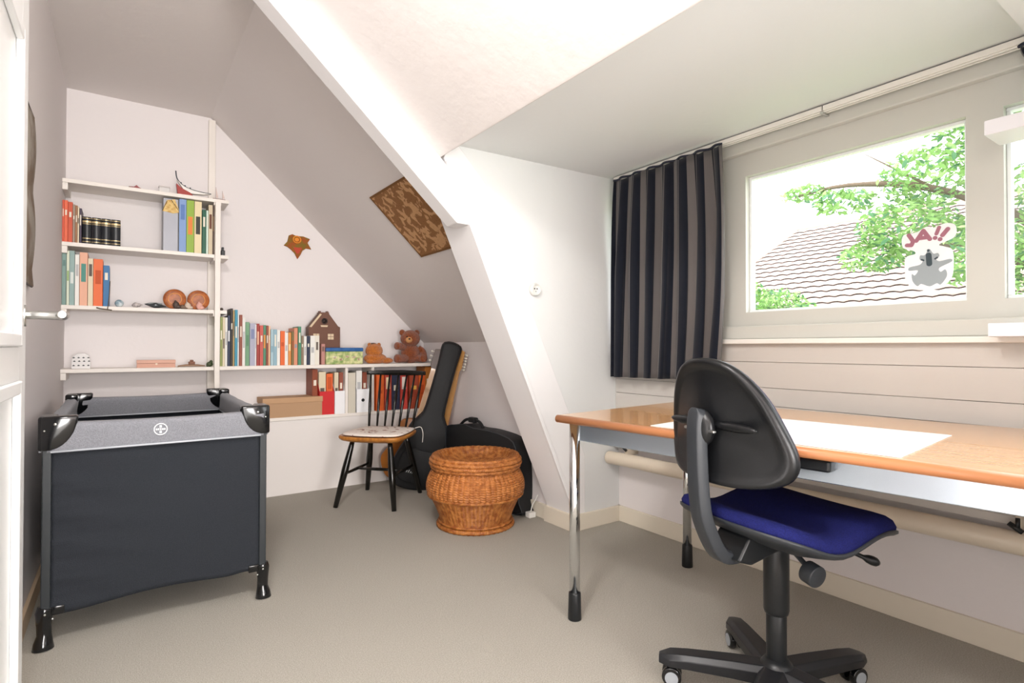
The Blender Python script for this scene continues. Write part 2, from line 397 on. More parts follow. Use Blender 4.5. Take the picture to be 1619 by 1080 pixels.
# ---------------------------------------------------------------- floating shelves at the right
for z0, z1, lab in ((1.662, 1.708, 'upper white floating shelf end in front of the right window pane'), (1.036, 1.078, 'lower white floating shelf end at sill height by the right edge')):
    t = thing('floating_shelf', lab, 'shelf', (2.19, -.2, z0), group='white floating shelves at the right edge')
    obj('board', bx((.02 if z0 < 1.2 else 0, .0, 0), (.15, .765, z1-z0)), mat('shelf_white', 'EDEBEF', .4), t, bev=.003)
    obj('bracket', bx((.05, -.002, -.03), (.08, .02, 0)), STEEL, t, bev=.002)

# ---------------------------------------------------------------- outside: house, trees, shrub
TILE = mat('roof_tiles', 'C4B2AA', .85, bump=.3, scale=40, col2='B8A69E', cscale=5)
t = thing('neighbour_house', 'neighbouring house with pale pantile roof seen through the window', 'house', (13, 2, -3))
bm = BM(); NR, NC = 22, 150; Y0, Y1 = 5.3, -7.0; G = []
for j in range(NR):
    R2 = []
    for s, up in (((j-.12)/NR, .062), ((j+1)/NR, .0)):
        x = -4.2+5.2*s; z = 4.25+2.72*s+up
        R2.append([bm.verts.new((x, Y0+(Y1-Y0)*i/NC, z+.022*abs(sin(pi*i/3)))) for i in range(NC+1)])
    for i in range(NC): bm.faces.new((R2[0][i], R2[0][i+1], R2[1][i+1], R2[1][i]))
o = obj('roof_tiles', bm, TILE, t); mm = o.modifiers.new('s', 'SOLIDIFY'); mm.thickness = .03
obj('roof_back', prism(BM(), [(1.0, 6.97), (6.2, 4.25), (6.2, 4.15), (1.0, 6.87), (-4.2, 4.15), (-4.2, 4.23)], 'y', -7, 5.28), TILE, t)
bm = BM(); tube(bm, [(1.0, 5.35-i*.4, 6.98) for i in range(32)], [.11 if i % 2 else .09 for i in range(32)], 10); obj('ridge_tiles', bm, mat('ridge', 'A88E84', .8), t, smooth=True)
bm = BM(); prism(bm, [(-4.3, 4.2), (1, 6.96), (1, 7.02), (-4.35, 4.25)], 'y', 5.28, 5.40); obj('verge_board', bm, mat('verge', '8E7F76', .7), t)
obj('house_wall', prism(BM(), [(-3.8, 0), (5.8, 0), (5.8, 4.2), (1, 6.85), (-3.8, 4.2)], 'y', -6.8, 5.1), mat('render', 'C9C2B6', .9), t)
LEAF = [mat('leaf_green', '80A65E', .6, spec=.3), mat('leaf_light', 'A2C67E', .6, spec=.3), mat('leaf_dark', '5F8C66', .6, spec=.3)]
BARK = mat('bark', '6B5B4C', .9, bump=.5, scale=30)
for m_ in LEAF:
    n = m_.node_tree; b = n.nodes['Principled BSDF']; tl = n.nodes.new('ShaderNodeBsdfTranslucent'); tl.inputs[0].default_value = b.inputs['Base Color'].default_value
    mx = n.nodes.new('ShaderNodeMixShader'); mx.inputs[0].default_value = .4; n.links.new(b.outputs[0], mx.inputs[1]); n.links.new(tl.outputs[0], mx.inputs[2]); n.links.new(mx.outputs[0], n.nodes['Material Output'].inputs[0])
def foliage(clumps, size, dens, rnd):
    bm = BM()
    for (c, r) in clumps:
        nleaf = int(dens*r[0]*r[1]*r[2]/(size**1.2)) if False else int(dens*(r[0]*r[1]*r[2])**(2/3)/(size**2)*.12)
        for _ in range(nleaf):
            d = Vector((rnd.gauss(0, 1), rnd.gauss(0, 1), rnd.gauss(0, 1))).normalized()*(.35+.65*rnd.random()**.4)
            p = Vector((c[0]+d.x*r[0], c[1]+d.y*r[1], c[2]+d.z*r[2]+.12*sin(p_ * 7) if False else c[2]+d.z*r[2]))
            a = Euler((rnd.uniform(-.9, .9), rnd.uniform(-.9, .9), rnd.uniform(0, 6.3))).to_matrix(); s = size*rnd.uniform(.6, 1.25)
            v = [bm.verts.new(p+a @ Vector(q)*s) for q in ((-1, 0, 0), (-.3, .38, .08), (.5, .3, .08), (1, 0, -.05), (.5, -.3, .08), (-.3, -.38, .08))]
            f = bm.faces.new(v); f.material_index = 0 if rnd.random() < .55 else (1 if rnd.random() < .6 else 2)
    return bm
rnd = random.Random(3)
t = thing('tree', 'green leafy tree with bare branches reaching in from the right outside the window', 'tree', (8.2, .6, -3))
bm = BM(); tube(bm, [(0, 0, 0), (.1, .1, 2), (-.1, .2, 4), (-.05, .3, 6), (0, .2, 7.4)], [.28, .22, .17, .12, .06], 12); obj('trunk', bm, BARK, t, smooth=True)
for pts, r0 in (([(-.1, .2, 4.2), (-.5, .9, 5.2), (-.9, 1.7, 5.75), (-1.1, 2.5, 5.95), (-1.2, 3.1, 5.92)], .07), ([(-.1, .2, 4.0), (-.6, .8, 4.7), (-1.0, 1.4, 5.05), (-1.2, 1.8, 5.1)], .06), ([(0, .2, 5.6), (-.6, .9, 6.3), (-1, 1.6, 6.7)], .05), ([(0, .2, 3.6), (-.7, .7, 4.1), (-1.1, 1.2, 4.4)], .05), ([(-.9, 1.7, 5.75), (-1.2, 2.3, 6.25)], .02)):
    bm = BM(); tube(bm, smooth_poly(pts, 4, False), [r0*(1-.8*i/((len(pts)-1)*4)) for i in range((len(pts)-1)*4+1)], 8); obj('branch', bm, BARK, t, smooth=True)
cl = [((-.9, 1.7, 5.9), (.6, .55, .32)), ((-1.0, 1.25, 6.5), (.6, .6, .35)), ((-1.1, 1.9, 5.35), (.55, .5, .28)), ((-1.1, 2.55, 5.75), (.35, .35, .14)), ((-.9, 1.3, 5.0), (.6, .6, .35)), ((-.9, 1.0, 4.45), (.5, .45, .35)), ((-.7, .5, 5.6), (.7, .6, .6)), ((-.5, .3, 4.6), (.7, .6, .6)), ((-1.1, 2.25, 5.05), (.4, .35, .18)), ((-.4, .2, 6.6), (.8, .8, .6)), ((-.6, .3, 3.8), (.6, .5, .5)), ((-1.15, 3.0, 5.95), (.25, .3, .1))]
obj('foliage', foliage(cl, .05, 95, rnd), LEAF, t)
t = thing('tree', 'pale green leafy treetop in the lower left corner of the window view', 'tree', (8.0, 4.9, -3))
bm = BM(); tube(bm, [(0, 0, 0), (.1, -.1, 2), (-.1, 0, 3.6), (0, .1, 4.9)], [.16, .12, .08, .03], 10); obj('trunk', bm, BARK, t, smooth=True)
cl = [((0, -.1, 4.55), (.6, .4, .4)), ((0, -.5, 4.6), (.5, .3, .28)), ((.1, .2, 4.7), (.6, .3, .4)), ((0, -.8, 4.45), (.4, .25, .22)), ((0, -.3, 4.1), (.8, .8, .5)), ((0, -1.0, 4.1), (.3, .3, .2))]
obj('foliage', foliage(cl, .045, 80, rnd), LEAF, t)
struct('floor_outside', bx((3.0, -30, -3.2), (60, 40, -3.0)), mat('lawn', '7A9060', .95))

# ---------------------------------------------------------------- wall shelving and low bookcase
t = thing('wall_shelving', 'white wall shelves with a white upright in the left corner of the back wall', 'shelving', (0, 0, 0))
YF = 3.945
for z, x1 in ((1.939, .547), (1.585, .547), (1.233, .541), (.875, .476)):
    obj('shelf_board', bx((XL, YF, z-.022), (x1, YB, z)), CREAM, t, bev=.0015)
obj('upright', bx((.468, YF-.026, .525), (.498, YF-.001, 1.917)), CREAM, t, bev=.002)
obj('wall_batten', bx((.452, YB-.035, .525), (.492, YB, 2.505)), CREAM, t, bev=.002)
for z in (1.939, 1.585, 1.233, .875):
    obj('support_block', bx((XL, YF+.004, z-.062), (XL+.025, YB, z-.022)), CREAM, t, bev=.002)
for z in (1.939, 1.585, 1.233):
    obj('support_block', bx((.462, YF-.001, z-.04), (.504, YB-.035, z-.022)), CREAM, t, bev=.002)
t = thing('low_bookcase', 'long low white built-in bookcase along the back wall under the sloping ceiling', 'bookcase', (0, 0, 0))
obj('top_board', bx((.498, YF, .853), (2.03, YB, .877)), CREAM, t, bev=.002)
for x in (1.309, 1.505): obj('divider', bx((x, YF+.01, .525), (x+.02, YB, .853)), CREAM, t, bev=.002)
obj('base_top', bx((XL, YF+.005, .503), (2.03, YB, .525)), CREAM, t, bev=.002)
bm = bx((XL, YF+.015, 0), (2.03, YF+.045, .503)); obj('base_front', bm, mat('base_front_paint', 'E4DEDA', .6), t, bev=.001)

# ---------------------------------------------------------------- books
PAL = dict(o1='D9583A', o2='E0643F', o3='C9502E', tp='9B8776', br='9A6B45', cr='D9CBAE', pu='3E2F45', bl='7F9BC9', lg='8FAE3C', cp='E3D2A8', dg='1F5B45', mi='CFE3D6', tb='CDBDA0', db='4A3327',
           tg='7D9A92', wg='D8DEC8', tw='8FA9A5', wh='E8E6E0', pt='E0A88C', nb='2F6C9E', og='4E8567', ol='8B9455', nw='26304A', bk='2A241E', yb='B99A62', tl='3D8FA8', rb='8E4A36', gr='6F9A76', li='A9A9BB',
           rd='A0382F', re='C65A50', ow='EBB890', lb='A3BFC9', lb2='8FB0BE', oc='D98E45', ob='7A6A3E', sa='D78F70', ge='4B8A6B', gb='8A7560', nv='2B3148', ww='E4DFD2', pb='B9847A', rc='B2402F', rw='C9473C', ry='A0452C', ch='8A4223', bo='B4702C')
PAL['or'] = 'E0662A'
BAND = dict(lg='E0843C', cp='3A3A33', tb='6B3F2A', tg='5F7F7A', tw='D9E0DA', pt='4E8C80', nw='E5E5E5', cr='5B5148', li='7C86A8', rd='E0B090', og='E28A3A', oc='F0D8A0', ob='A0522A', sa='8A9096', ry='D9A84A', rw='F0E4DA', rc='EBD8B0', wh='B8B8B8', pb='7A5A50', bl='5F7FB8', db='8A6A4A', wg='8FAF6A', gr='5A8664', lb='7FA3B2')
BAND['or'] = 'C24F1C'
PAGES = mat('book_pages', 'E8E0CC', .9)
GRP = dict(SH2='books on the second wall shelf', SH3='books on the third wall shelf', LONG='books on the long shelf', LEDGE='books in the low bookcase')
def book(x0, x1, z0, zt, col, label, group, depth=.165, y0=None, band=True):
    rnd = random.Random(int(x0*1e4)+int(z0*100)); y0 = 3.962+rnd.random()*.012 if y0 is None else y0
    w, h = x1-x0, zt-z0; c = min(.0025, w*.2); m = mat('book_'+col, PAL[col], .5, spec=.4)
    bm = BM(); box(bm, (0, 0, 0), (w, c, h)); box(bm, (0, c, 0), (c, depth, h)); box(bm, (w-c, c, 0), (w, depth, h))
    o = obj('book', bm, m, bev=.0006); o.location = (x0, y0, z0); tag(o, label, 'book', group)
    obj('pages', bx((c, c, .003), (w-c, depth-.004, h-.004)), PAGES, o)
    if band:
        b = PAL and BAND.get(col)
        if b:
            k = rnd.uniform(.45, .78); hh = .34 if col in ('lg', 'cp', 'rw', 'pt') else rnd.uniform(.08, .36)
            obj('spine_title', bx((w*.2, -.0006, h*(k-hh/2)), (w*.8, .0002, h*(k+hh/2))), mat('title_'+col, b, .6), o)
        else:
            obj('spine_title', bx((w*.25, -.0006, h*rnd.uniform(.5, .66)), (w*.75, .0002, h*rnd.uniform(.7, .86))), mat('title_pale' if col not in ('ww', 'yb') else 'title_dark', 'E3DCCB' if col not in ('ww', 'yb') else '6B6259', .6), o)
    return o
BOOKS = [
('SH2', -0.2897, -0.277, 1.585, 1.82, 'o1', 'bright orange book at the left end of the second shelf, against the wall'),
('SH2', -0.276, -0.2606, 1.585, 1.82, 'o2', 'second bright orange book from the left wall on the second shelf'),
('SH2', -0.2595, -0.2399, 1.585, 1.814, 'o3', 'deep orange book, third from the left wall on the second shelf'),
('SH2', -0.2387, -0.2284, 1.585, 1.802, 'tp', 'taupe grey thin book beside the orange ones on the second shelf'),
('SH2', -0.2273, -0.2179, 1.585, 1.798, 'br', 'narrow brown book between taupe and cream ones on the second shelf'),
('SH2', -0.2168, -0.21, 1.585, 1.792, 'cr', 'very thin cream book left of the black encyclopedia volumes'),
('SH2', -0.2083, -0.1989, 1.585, 1.784, 'pu', 'thin dark purple book touching the black encyclopedia volumes'),
('SH2', 0.2752, 0.3127, 1.585, 1.937, 'bl', 'tall sky blue binder in the middle of the upper right group'),
('SH2', 0.3146, 0.3551, 1.585, 1.94, 'lg', 'tall lime green binder with orange lettering on its spine'),
('SH2', 0.3578, 0.3969, 1.585, 1.937, 'cp', 'tall cream book with dark animal pictures on its spine'),
('SH2', 0.4007, 0.4221, 1.585, 1.866, 'dg', 'short dark green book right of the cream animal book'),
('SH2', 0.4235, 0.4339, 1.585, 1.864, 'mi', 'thin mint white book beside the dark green short one'),
('SH2', 0.435, 0.4573, 1.585, 1.9, 'tb', 'cream and brown book near the white upright, second shelf'),
('SH2', 0.4587, 0.4679, 1.585, 1.9, 'db', 'thin dark brown book just left of the white upright'),
('SH3', -0.2885, -0.2661, 1.233, 1.548, 'tg', 'tall grey teal book at the left end of the third shelf'),
('SH3', -0.2639, -0.2521, 1.233, 1.539, 'wg', 'thin white green book beside the tall grey teal one'),
('SH3', -0.2506, -0.2288, 1.233, 1.54, 'tw', 'teal and white patterned book on the third shelf'),
('SH3', -0.2271, -0.2078, 1.233, 1.522, 'wh', 'plain white book, fourth from the wall on the third shelf'),
('SH3', -0.2058, -0.1705, 1.233, 1.535, 'pt', 'salmon book with a teal square on its spine'),
('SH3', -0.1686, -0.1452, 1.233, 1.505, 'cr', 'cream book left of the thick orange one'),
('SH3', -0.1435, -0.1003, 1.233, 1.504, 'or', 'thick orange book near the right end of the third shelf books'),
('SH3', -0.0979, -0.0694, 1.233, 1.47, 'nb', 'blue book at the right end of the third shelf row'),
('LONG', 0.5047, 0.5188, 0.877, 1.192, 'ol', 'olive green book at the left end of the long shelf'),
('LONG', 0.5202, 0.5329, 0.877, 1.191, 'cr', 'cream book with dark top patch beside the olive one'),
('LONG', 0.5343, 0.5472, 0.877, 1.19, 'wh', 'thin white book near the left end of the long shelf'),
('LONG', 0.5484, 0.5634, 0.877, 1.203, 'nw', 'navy over white book near the left end of the long shelf'),
('LONG', 0.5651, 0.5781, 0.877, 1.249, 'bk', 'tallest book, blackish brown, on the long shelf'),
('LONG', 0.5795, 0.5884, 0.877, 1.239, 'yb', 'thin yellow brown book right of the tallest blackish one'),
('LONG', 0.5898, 0.6056, 0.877, 1.241, 'tl', 'tall bright teal blue book on the long shelf'),
('LONG', 0.6079, 0.6155, 0.877, 1.219, 'wh', 'very thin white booklet right of the teal blue book'),
('LONG', 0.6169, 0.6336, 0.877, 1.21, 'rb', 'red brown book with white neighbour, left part of long shelf'),
('LONG', 0.6358, 0.6526, 0.877, 1.193, 'wh', 'white book standing left of the mid green one'),
('LONG', 0.6541, 0.6774, 0.877, 1.163, 'gr', 'mid green book on the left half of the long shelf'),
('LONG', 0.6788, 0.7115, 0.877, 1.156, 'li', 'lilac grey book with grey title, right of the mid green one'),
('LONG', 0.7129, 0.7201, 0.877, 1.151, 'wh', 'thin white booklet between lilac grey and dark red books'),
('LONG', 0.7215, 0.7387, 0.877, 1.155, 'rd', 'dark red patterned book on the long shelf'),
('LONG', 0.7402, 0.7605, 0.877, 1.144, 're', 'brick red book right of the dark red patterned one'),
('LONG', 0.7619, 0.7786, 0.877, 1.146, 'og', 'orange topped green book in the middle of the long shelf'),
('LONG', 0.7801, 0.7932, 0.877, 1.144, 'rb', 'narrow red brown book right of the orange topped green one'),
('LONG', 0.7947, 0.805, 0.877, 1.141, 'ow', 'thin pale orange book left of the light blue pair'),
('LONG', 0.8066, 0.825, 0.877, 1.119, 'lb', 'first light blue book of the pair on the long shelf'),
('LONG', 0.8265, 0.8465, 0.877, 1.119, 'lb2', 'second light blue book of the pair, beside a white one'),
('LONG', 0.848, 0.8667, 0.877, 1.115, 'wh', 'white book left of the vivid orange one, mid shelf'),
('LONG', 0.869, 0.8968, 0.877, 1.109, 'or', 'vivid orange book in the middle of the long shelf'),
('LONG', 0.8984, 0.9196, 0.877, 1.1, 'wh', 'white book right of the vivid orange one'),
('LONG', 0.9211, 0.9395, 0.877, 1.101, 'oc', 'ochre orange book with pale title, right half of long shelf'),
('LONG', 0.941, 0.9571, 0.877, 1.106, 'ob', 'olive brown book with rust foot, right half of long shelf'),
('LONG', 0.9585, 0.9816, 0.877, 1.132, 'sa', 'salmon book with grey top next to the leaning green one'),
('LONG', 0.9839, 1.0034, 0.877, 1.142, 'ge', 'tall emerald green book, right half of the long shelf'),
('LONG', 1.0053, 1.0202, 0.877, 1.079, 'gb', 'short grey brown book right of the emerald green one'),
('LONG', 1.0225, 1.0406, 0.877, 1.076, 'wh', 'short white book left of the navy one near the house model'),
('LONG', 1.0422, 1.0628, 0.877, 1.077, 'nv', 'short navy book beside the last white ones'),
('LONG', 1.0652, 1.0955, 0.877, 1.08, 'wh', 'thick white book with black dot near the top of its spine'),
('LONG', 1.0971, 1.1277, 0.877, 1.081, 'ww', 'last thick off white book before the wooden house model'),
('LONG', 1.1434, 1.1687, 0.877, 1.023, 'pb', 'low pink brown book between off white book and biscuit tin'),
('LEDGE', 1.0892, 1.1262, 0.525, 0.844, 'ch', 'tall chestnut brown binder behind the brown cardboard box'),
('LEDGE', 1.6696, 1.7362, 0.525, 0.791, 'nv', 'dark navy book behind the middle spindles of the chair'),
('LEDGE', 1.5471, 1.606, 0.525, 0.803, 'or', 'orange book seen between the left spindles of the wooden chair'),
('LEDGE', 1.6115, 1.6658, 0.525, 0.805, 'rc', 'red book with cream top seen through the chair spindles'),
('LEDGE', 1.74, 1.7981, 0.525, 0.802, 'rw', 'red and white checked book seen through the chair spindles'),
('LEDGE', 1.8118, 1.8851, 0.525, 0.797, 'ry', 'red brown book with yellow marks behind the right spindles'),
('LEDGE', 1.893, 1.9455, 0.525, 0.813, 'or', 'plain orange folder right of the chair back'),
('LEDGE', 1.9494, 2.0047, 0.525, 0.848, 'bo', 'thick tawny brown album at the right end of the lower shelf'),
]
for key, x0, x1, z0, zt, col, lab in BOOKS:
    x0 = max(x0, XL+.001); x1 = min(x1, x0+.2)
    if key == 'SH2' and x0 < .25: x0 += .003*0
    book(x0, x1, z0, min(zt, 1.912 if key == 'SH2' else zt), col, lab, GRP[key], y0=(4.0 if key == 'LEDGE' and x0 < 1.2 else None), depth=.16)
# folders standing in magazine files
for x0, x1, zt, col, lab in ((1.131, 1.179, .825, 'cr', 'cream folder standing in the red magazine file, its left one'), (1.184, 1.228, .811, 'or', 'orange folder standing in the red magazine file, its right one'),
                             (1.240, 1.269, .819, 'cr', 'cream folder standing in the white magazine file beside the red one'), (1.274, 1.302, .818, 'rb', 'red brown folder in the white magazine file beside the red one'),
                             (1.400, 1.442, .828, 'wh', 'white folder standing in the magazine file with the round dark hole'), (1.446, 1.480, .815, 'rb', 'red brown folder in the magazine file with the round dark hole')):
    book(x0, x1, .529, zt, col, lab, 'folders in the magazine files', y0=3.985, depth=.14)
def mfile(x0, x1, z0, zf, zb, col, label, hole=None):
    t = thing('magazine_file', label, 'magazine file', (x0, 3.957, z0), group='magazine files on the bookcase ledge')
    w = x1-x0; c = .002; bm = BM(); D = .19
    box(bm, (0, 0, 0), (w, c, zf-z0)); box(bm, (0, D-c, 0), (w, D, zb-z0)); box(bm, (0, c, 0), (w, D-c, c))
    for x in (0, w-c): prism(bm, [(c, c), (D-c, c), (D-c, zb-z0), (D*.6, zb-z0), (c, zf-z0)], 'x', x, x+c)
    obj('file_body', bm, mat('mfile_'+col, col, .5), t)
    if hole:
        bm = BM(); cyl(bm, (w/2, -.001, hole), (w/2, .001, hole), .012); obj('finger_hole', bm, BLKP, t)
mfile(1.129, 1.231, .525, .688, .80, 'C81E22', 'bright red magazine file right of the brown cardboard box')
mfile(1.235, 1.307, .525, .688, .80, 'EDEDEF', 'plain white magazine file directly right of the red one')
mfile(1.331, 1.384, .525, .815, .82, 'CBC4B4', 'beige grey full-height magazine file between the two dividers')
mfile(1.394, 1.488, .525, .694, .80, 'F0F0F2', 'white magazine file with a round dark finger hole', .088)
# four encyclopedia volumes
GOLD = mat('gold_tooling', 'CDB68A', .35, metal=.6); ENC = mat('black_leather', '1B1D22', .35)
for i, (x0, x1, w_) in enumerate(((-.196, -.1555, 'first volume on the left'), (-.154, -.111, 'second volume from the left'), (-.1095, -.0655, 'third volume from the left'), (-.064, -.019, 'last volume on the right'))):
    w = x1-x0; h = .155; bm = BM()
    arc = [(w*k/8, -.006*sin(pi*k/8)) for k in range(9)]
    prism(bm, arc+[(w, .004), (0, .004)], 'z', 0, h); box(bm, (0, .004, 0), (.003, .15, h)); box(bm, (w-.003, .004, 0), (w, .15, h))
    o = obj('encyclopedia', bm, ENC, bev=.0008); o.location = (x0, 3.97, 1.585); tag(o, 'black gold-banded encyclopedia, '+w_+' of the set of four', 'book', 'black encyclopedia volumes')
    obj('pages', bx((.003, .0045, .003), (w-.003, .146, h-.003)), PAGES, o)
    bm = BM()
    for z0, z1 in ((.145, .148), (.122, .133), (.113, .116), (.030, .034), (.012, .015)):
        prism(bm, [(x, y-.0007) for x, y in arc]+[(w, .003), (0, .003)], 'z', z0, z1)
    obj('gold_band', bm, GOLD, o)

# picture magazine box, upper shelf
t = thing('picture_box', 'silver white upright box with a yellow roofed house picture, second shelf', 'box', (.192, 3.965, 1.585))
obj('box_body', bx((0, 0, 0), (.078, .17, .322)), mat('silver_card', '9A9BA2', .5, metal=.3), t, bev=.002)
bm = BM(); prism(bm, [(-.004, .24), (.0, .262), (.018, .31), (.06, .32), (.080, .262), (.080, .24), (.05, .232), (.02, .238)], 'y', -.0015, 0); obj('roof_picture', bm, mat('picture_yellow', 'DFC27A', .5, col2='C09548', cscale=60), t)
bm = BM(); tube(bm, [(-.005, -.003, .242), (.02, -.003, .305)], .0015, 6); tube(bm, [(.04, -.003, .315), (.079, -.003, .255)], .0015, 6); obj('picture_outline', bm, BLKP, t)
obj('box_spine', bx((.078, 0, 0), (.083, .17, .322)), BLKP, t)

# ---------------------------------------------------------------- small things on the shelves
Y = 3.99
z = 1.939
t = thing('model_longboat', 'model longboat with a tall curved dark prow and red hull on the top shelf', 'model boat', (.255, Y, z))
crv = [(.002, .15), (.005, .12), (.012, .098), (.03, .075), (.06, .055), (.1, .044), (.15, .038), (.196, .036)]
bm = BM(); tube(bm, smooth_poly([(x, 0, zz) for x, zz in crv], 4, False), .0035, 8); obj('gunwale', bm, mat('boat_dark', '3A4148', .4), t, smooth=True)
bm = BM(); prism(bm, [(.006, .095), (.03, .068), (.06, .05), (.1, .039), (.15, .033), (.19, .031), (.15, .022), (.09, .018), (.05, .024)], 'y', -.018, .018); obj('hull', bm, mat('boat_white', 'E8E4DE', .4), t, bev=.002)
bm = BM(); prism(bm, [(.004, .070), (.03, .045), (.08, .022), (.10, .0), (.012, .0)], 'y', -.020, .020); obj('keel', bm, mat('boat_red', '9E2A20', .4), t, bev=.002)
for x, zz in ((.03, .08), (.052, .064), (.08, .054)):
    bm = BM(); cyl(bm, (x, 0, zz-.008), (x, 0, zz+.004), .004, seg=8); obj('thwart_post', bm, mat('boat_dark', '3A4148', .4), t)
for x, h, lab in ((.478, .085, 'tiny model sailboat, the taller one by the upright on the top shelf'), (.515, .066, 'tiny model sailboat at the right end of the top shelf')):
    t = thing('model_sailboat', lab, 'model boat', (x, Y, z), group='tiny model sailboats')
    bm = BM(); prism(bm, [(-.018, .012), (.018, .012), (.012, 0), (-.012, 0)], 'y', -.006, .006); obj('hull', bm, mat('boat_brown', '7A4438', .5), t, bev=.001)
    bm = BM(); cyl(bm, (0, 0, .012), (0, 0, h), .0012, seg=6); obj('mast', bm, mat('mast_pink', 'A89088', .5), t)
    bm = BM(); prism(bm, [(.002, .018), (.014, .018), (.002, h-.006)], 'y', -.0005, .0005); obj('sail', bm, mat('sail', 'D9C4BC', .7), t)
t = thing('trinket_dish', 'flat dark red winged trinket lying on the top shelf', 'trinket', (.057, Y, z))
bm = BM(); prism(bm, [(-.04, .010), (-.012, .012), (0, .024), (.012, .012), (.04, 0), (-.004, 0), (-.03, .006)], 'y', -.02, .02); obj('wing', bm, mat('trinket_red', '8E3A3A', .4), t, bev=.002)
t = thing('clear_box', 'small clear plastic box on the top shelf beside the longboat', 'box', (.17, Y-.01, z))
CLR = mat('clear_plastic', 'D5D2D0', .1, spec=.6)
obj('box_body', bx((0, 0, 0), (.055, .04, .035)), CLR, t, bev=.002); obj('box_lid', bx((-.002, -.002, .035), (.057, .042, .042)), mat('clear_lid', 'C9C0BC', .15), t, bev=.001)
# third shelf
z = 1.233
t = thing('glass_ball', 'small blue white glass ball left on the third shelf', 'ornament', (-.022, 3.985, z))
bm = BM(); ell(bm, (0, 0, .022), (.022, .022, .022)); obj('ball', bm, mat('ball_blue', '7F98A3', .1, col2='DDE6E8', cscale=30), t, smooth=True)
t = thing('seashell', 'pale grey seashell between glass ball and dark dish on the third shelf', 'seashell', (.065, 3.985, z))
bm = BM()
lathe(bm, [(0, -.028), (.010, -.02), (.017, -.008), (.014, .0), (.010, .008), (.012, .01), (.006, .018), (0, .03)], 16, (0, 0, 0), Matrix.Translation((0, 0, .016)) @ Matrix.Rotation(rad(85), 4, 'Y')); obj('shell', bm, mat('shell_grey', 'C9BFBB', .4, col2='8F8888', cscale=60), t, smooth=True)
t = thing('leaf_dish', 'dark pointed oval metal dish on the third shelf', 'dish', (.158, 3.985, z))
bm = BM(); ell(bm, (0, 0, .018), (.058, .028, .018), Euler((0, rad(6), 0)), 24, 10, lambda p: Vector((p.x, p.y*(1-abs(p.x)/.075), p.z*(1-abs(p.x)/.09)))); obj('dish_body', bm, mat('dark_pewter', '55595C', .25, metal=.6), t, smooth=True)
bm = BM(); ell(bm, (-.004, -.004, .028), (.04, .012, .008)); obj('dish_inside', bm, mat('dish_pale', 'A7ADAD', .3, metal=.4), t, smooth=True)
for x, lab, sx in ((.258, 'amber wooden disc leaning at the back of the third shelf, the left one', -1), (.386, 'amber wooden disc on the third shelf beside the upright, the right one', 1)):
    t = thing('wooden_disc', lab, 'ornament', (x, 4.005, z+.062), group='amber discs on the third shelf')
    bm = BM(); ang_y(bm, [(0, -.008), (.056, -.008), (.062, -.004), (.062, .004), (.058, .008), (.03, .006), (.0, .008)], seg=40); obj('disc', bm, mat('amber_wood', 'B4652F', .4, col2='8E4A1E', cscale=45), t, smooth=True)
    bm = BM(); tube(bm, [(.036*cos(a/20*2*pi), -.009, .036*sin(a/20*2*pi)) for a in range(20)], .003, 6, closed=True); obj('carved_ring', bm, mat('amber_light', 'D9924E', .4), t, smooth=True)
for x, c, lab, hh in ((.263, '4A3A33', 'small dark figurine before the left amber disc', .052), (.30, '6E5A4A', 'small brown stone between the amber discs', .028), (.326, 'CDBBAA', 'cream shell lying between the two amber discs', .045), (.388, 'DDA79A', 'small pink figurine before the right amber disc', .05)):
    o = BM(); ell(o, (0, 0, hh*.45), (.018, .013, hh*.45)); ell(o, (.012, -.003, hh*.25), (.016, .01, hh*.22)); ell(o, (-.003, 0, hh*.85), (.008, .008, hh*.16))
    o = obj('figurine', o, mat('fig_'+c, c, .5), smooth=True); o.location = (x, 3.967, z); tag(o, lab, 'ornament', 'small objects before the amber discs')
t = thing('hanging_cross', 'thin dark metal T-shaped ornament hooked over the front edge of the third shelf', 'ornament', (-.07, 3.938, 1.233))
bm = BM(); tube(bm, [(.004, .001, .145), (.002, 0, .07), (-.004, 0, .0), (-.008, -.001, -.022)], .0022, 8); obj('rod', bm, mat('dark_brass', '5F5140', .4, metal=.5), t, smooth=True)
bm = BM(); tube(bm, [(-.058, -.001, -.010), (-.04, 0, -.015), (.0, 0, -.02), (.014, 0, -.022)], .0035, 8); obj('crossbar', bm, mat('dark_brass', '5F5140', .4, metal=.5), t, smooth=True)
# fourth shelf
z = .875
t = thing('wire_letter_rack', 'small white domed ornament with black dash pattern at the left of the lowest wall shelf', 'ornament', (-.196, 3.99, z))
dome = [(-.043, 0), (-.043, .045), (-.036, .07), (-.018, .086), (.018, .088), (.036, .074), (.043, .045), (.043, 0)]
bm = BM(); prism(bm, dome, 'y', -.012, .012); obj('dome_body', bm, mat('dome_white', 'DEDAD8', .4), t, bev=.002)
bm = BM()
for j, zz in enumerate((.018, .042, .062)):
    for i in range(4):
        x = -.033+.022*i+(.003 if j % 2 else 0)
        if abs(x) < .040: prism(bm, [(x-.007, zz), (x, zz+.006), (x+.007, zz), (x, zz-.003)], 'y', -.0128, -.012)
obj('dash_pattern', bm, BLKP, t)
t = thing('pencil_box', 'flat pink wooden box with a pale dot on the lowest wall shelf', 'box', (.066, 3.965, z))
obj('box_body', bx((0, 0, 0), (.196, .06, .026)), mat('pink_wood', 'CF9C86', .5), t, bev=.001); obj('box_lid', bx((-.001, -.001, .027), (.197, .061, .046)), mat('pink_wood2', 'D6A48E', .5), t, bev=.001)
bm = BM(); ang_y(bm, [(0, 0), (.006, 0), (.006, .003), (0, .004)], (.098, 0, .0)); o = obj('dot', bm, mat('dot_cream', 'EBD8C0', .5), t); o.location = (0, 0, .022)
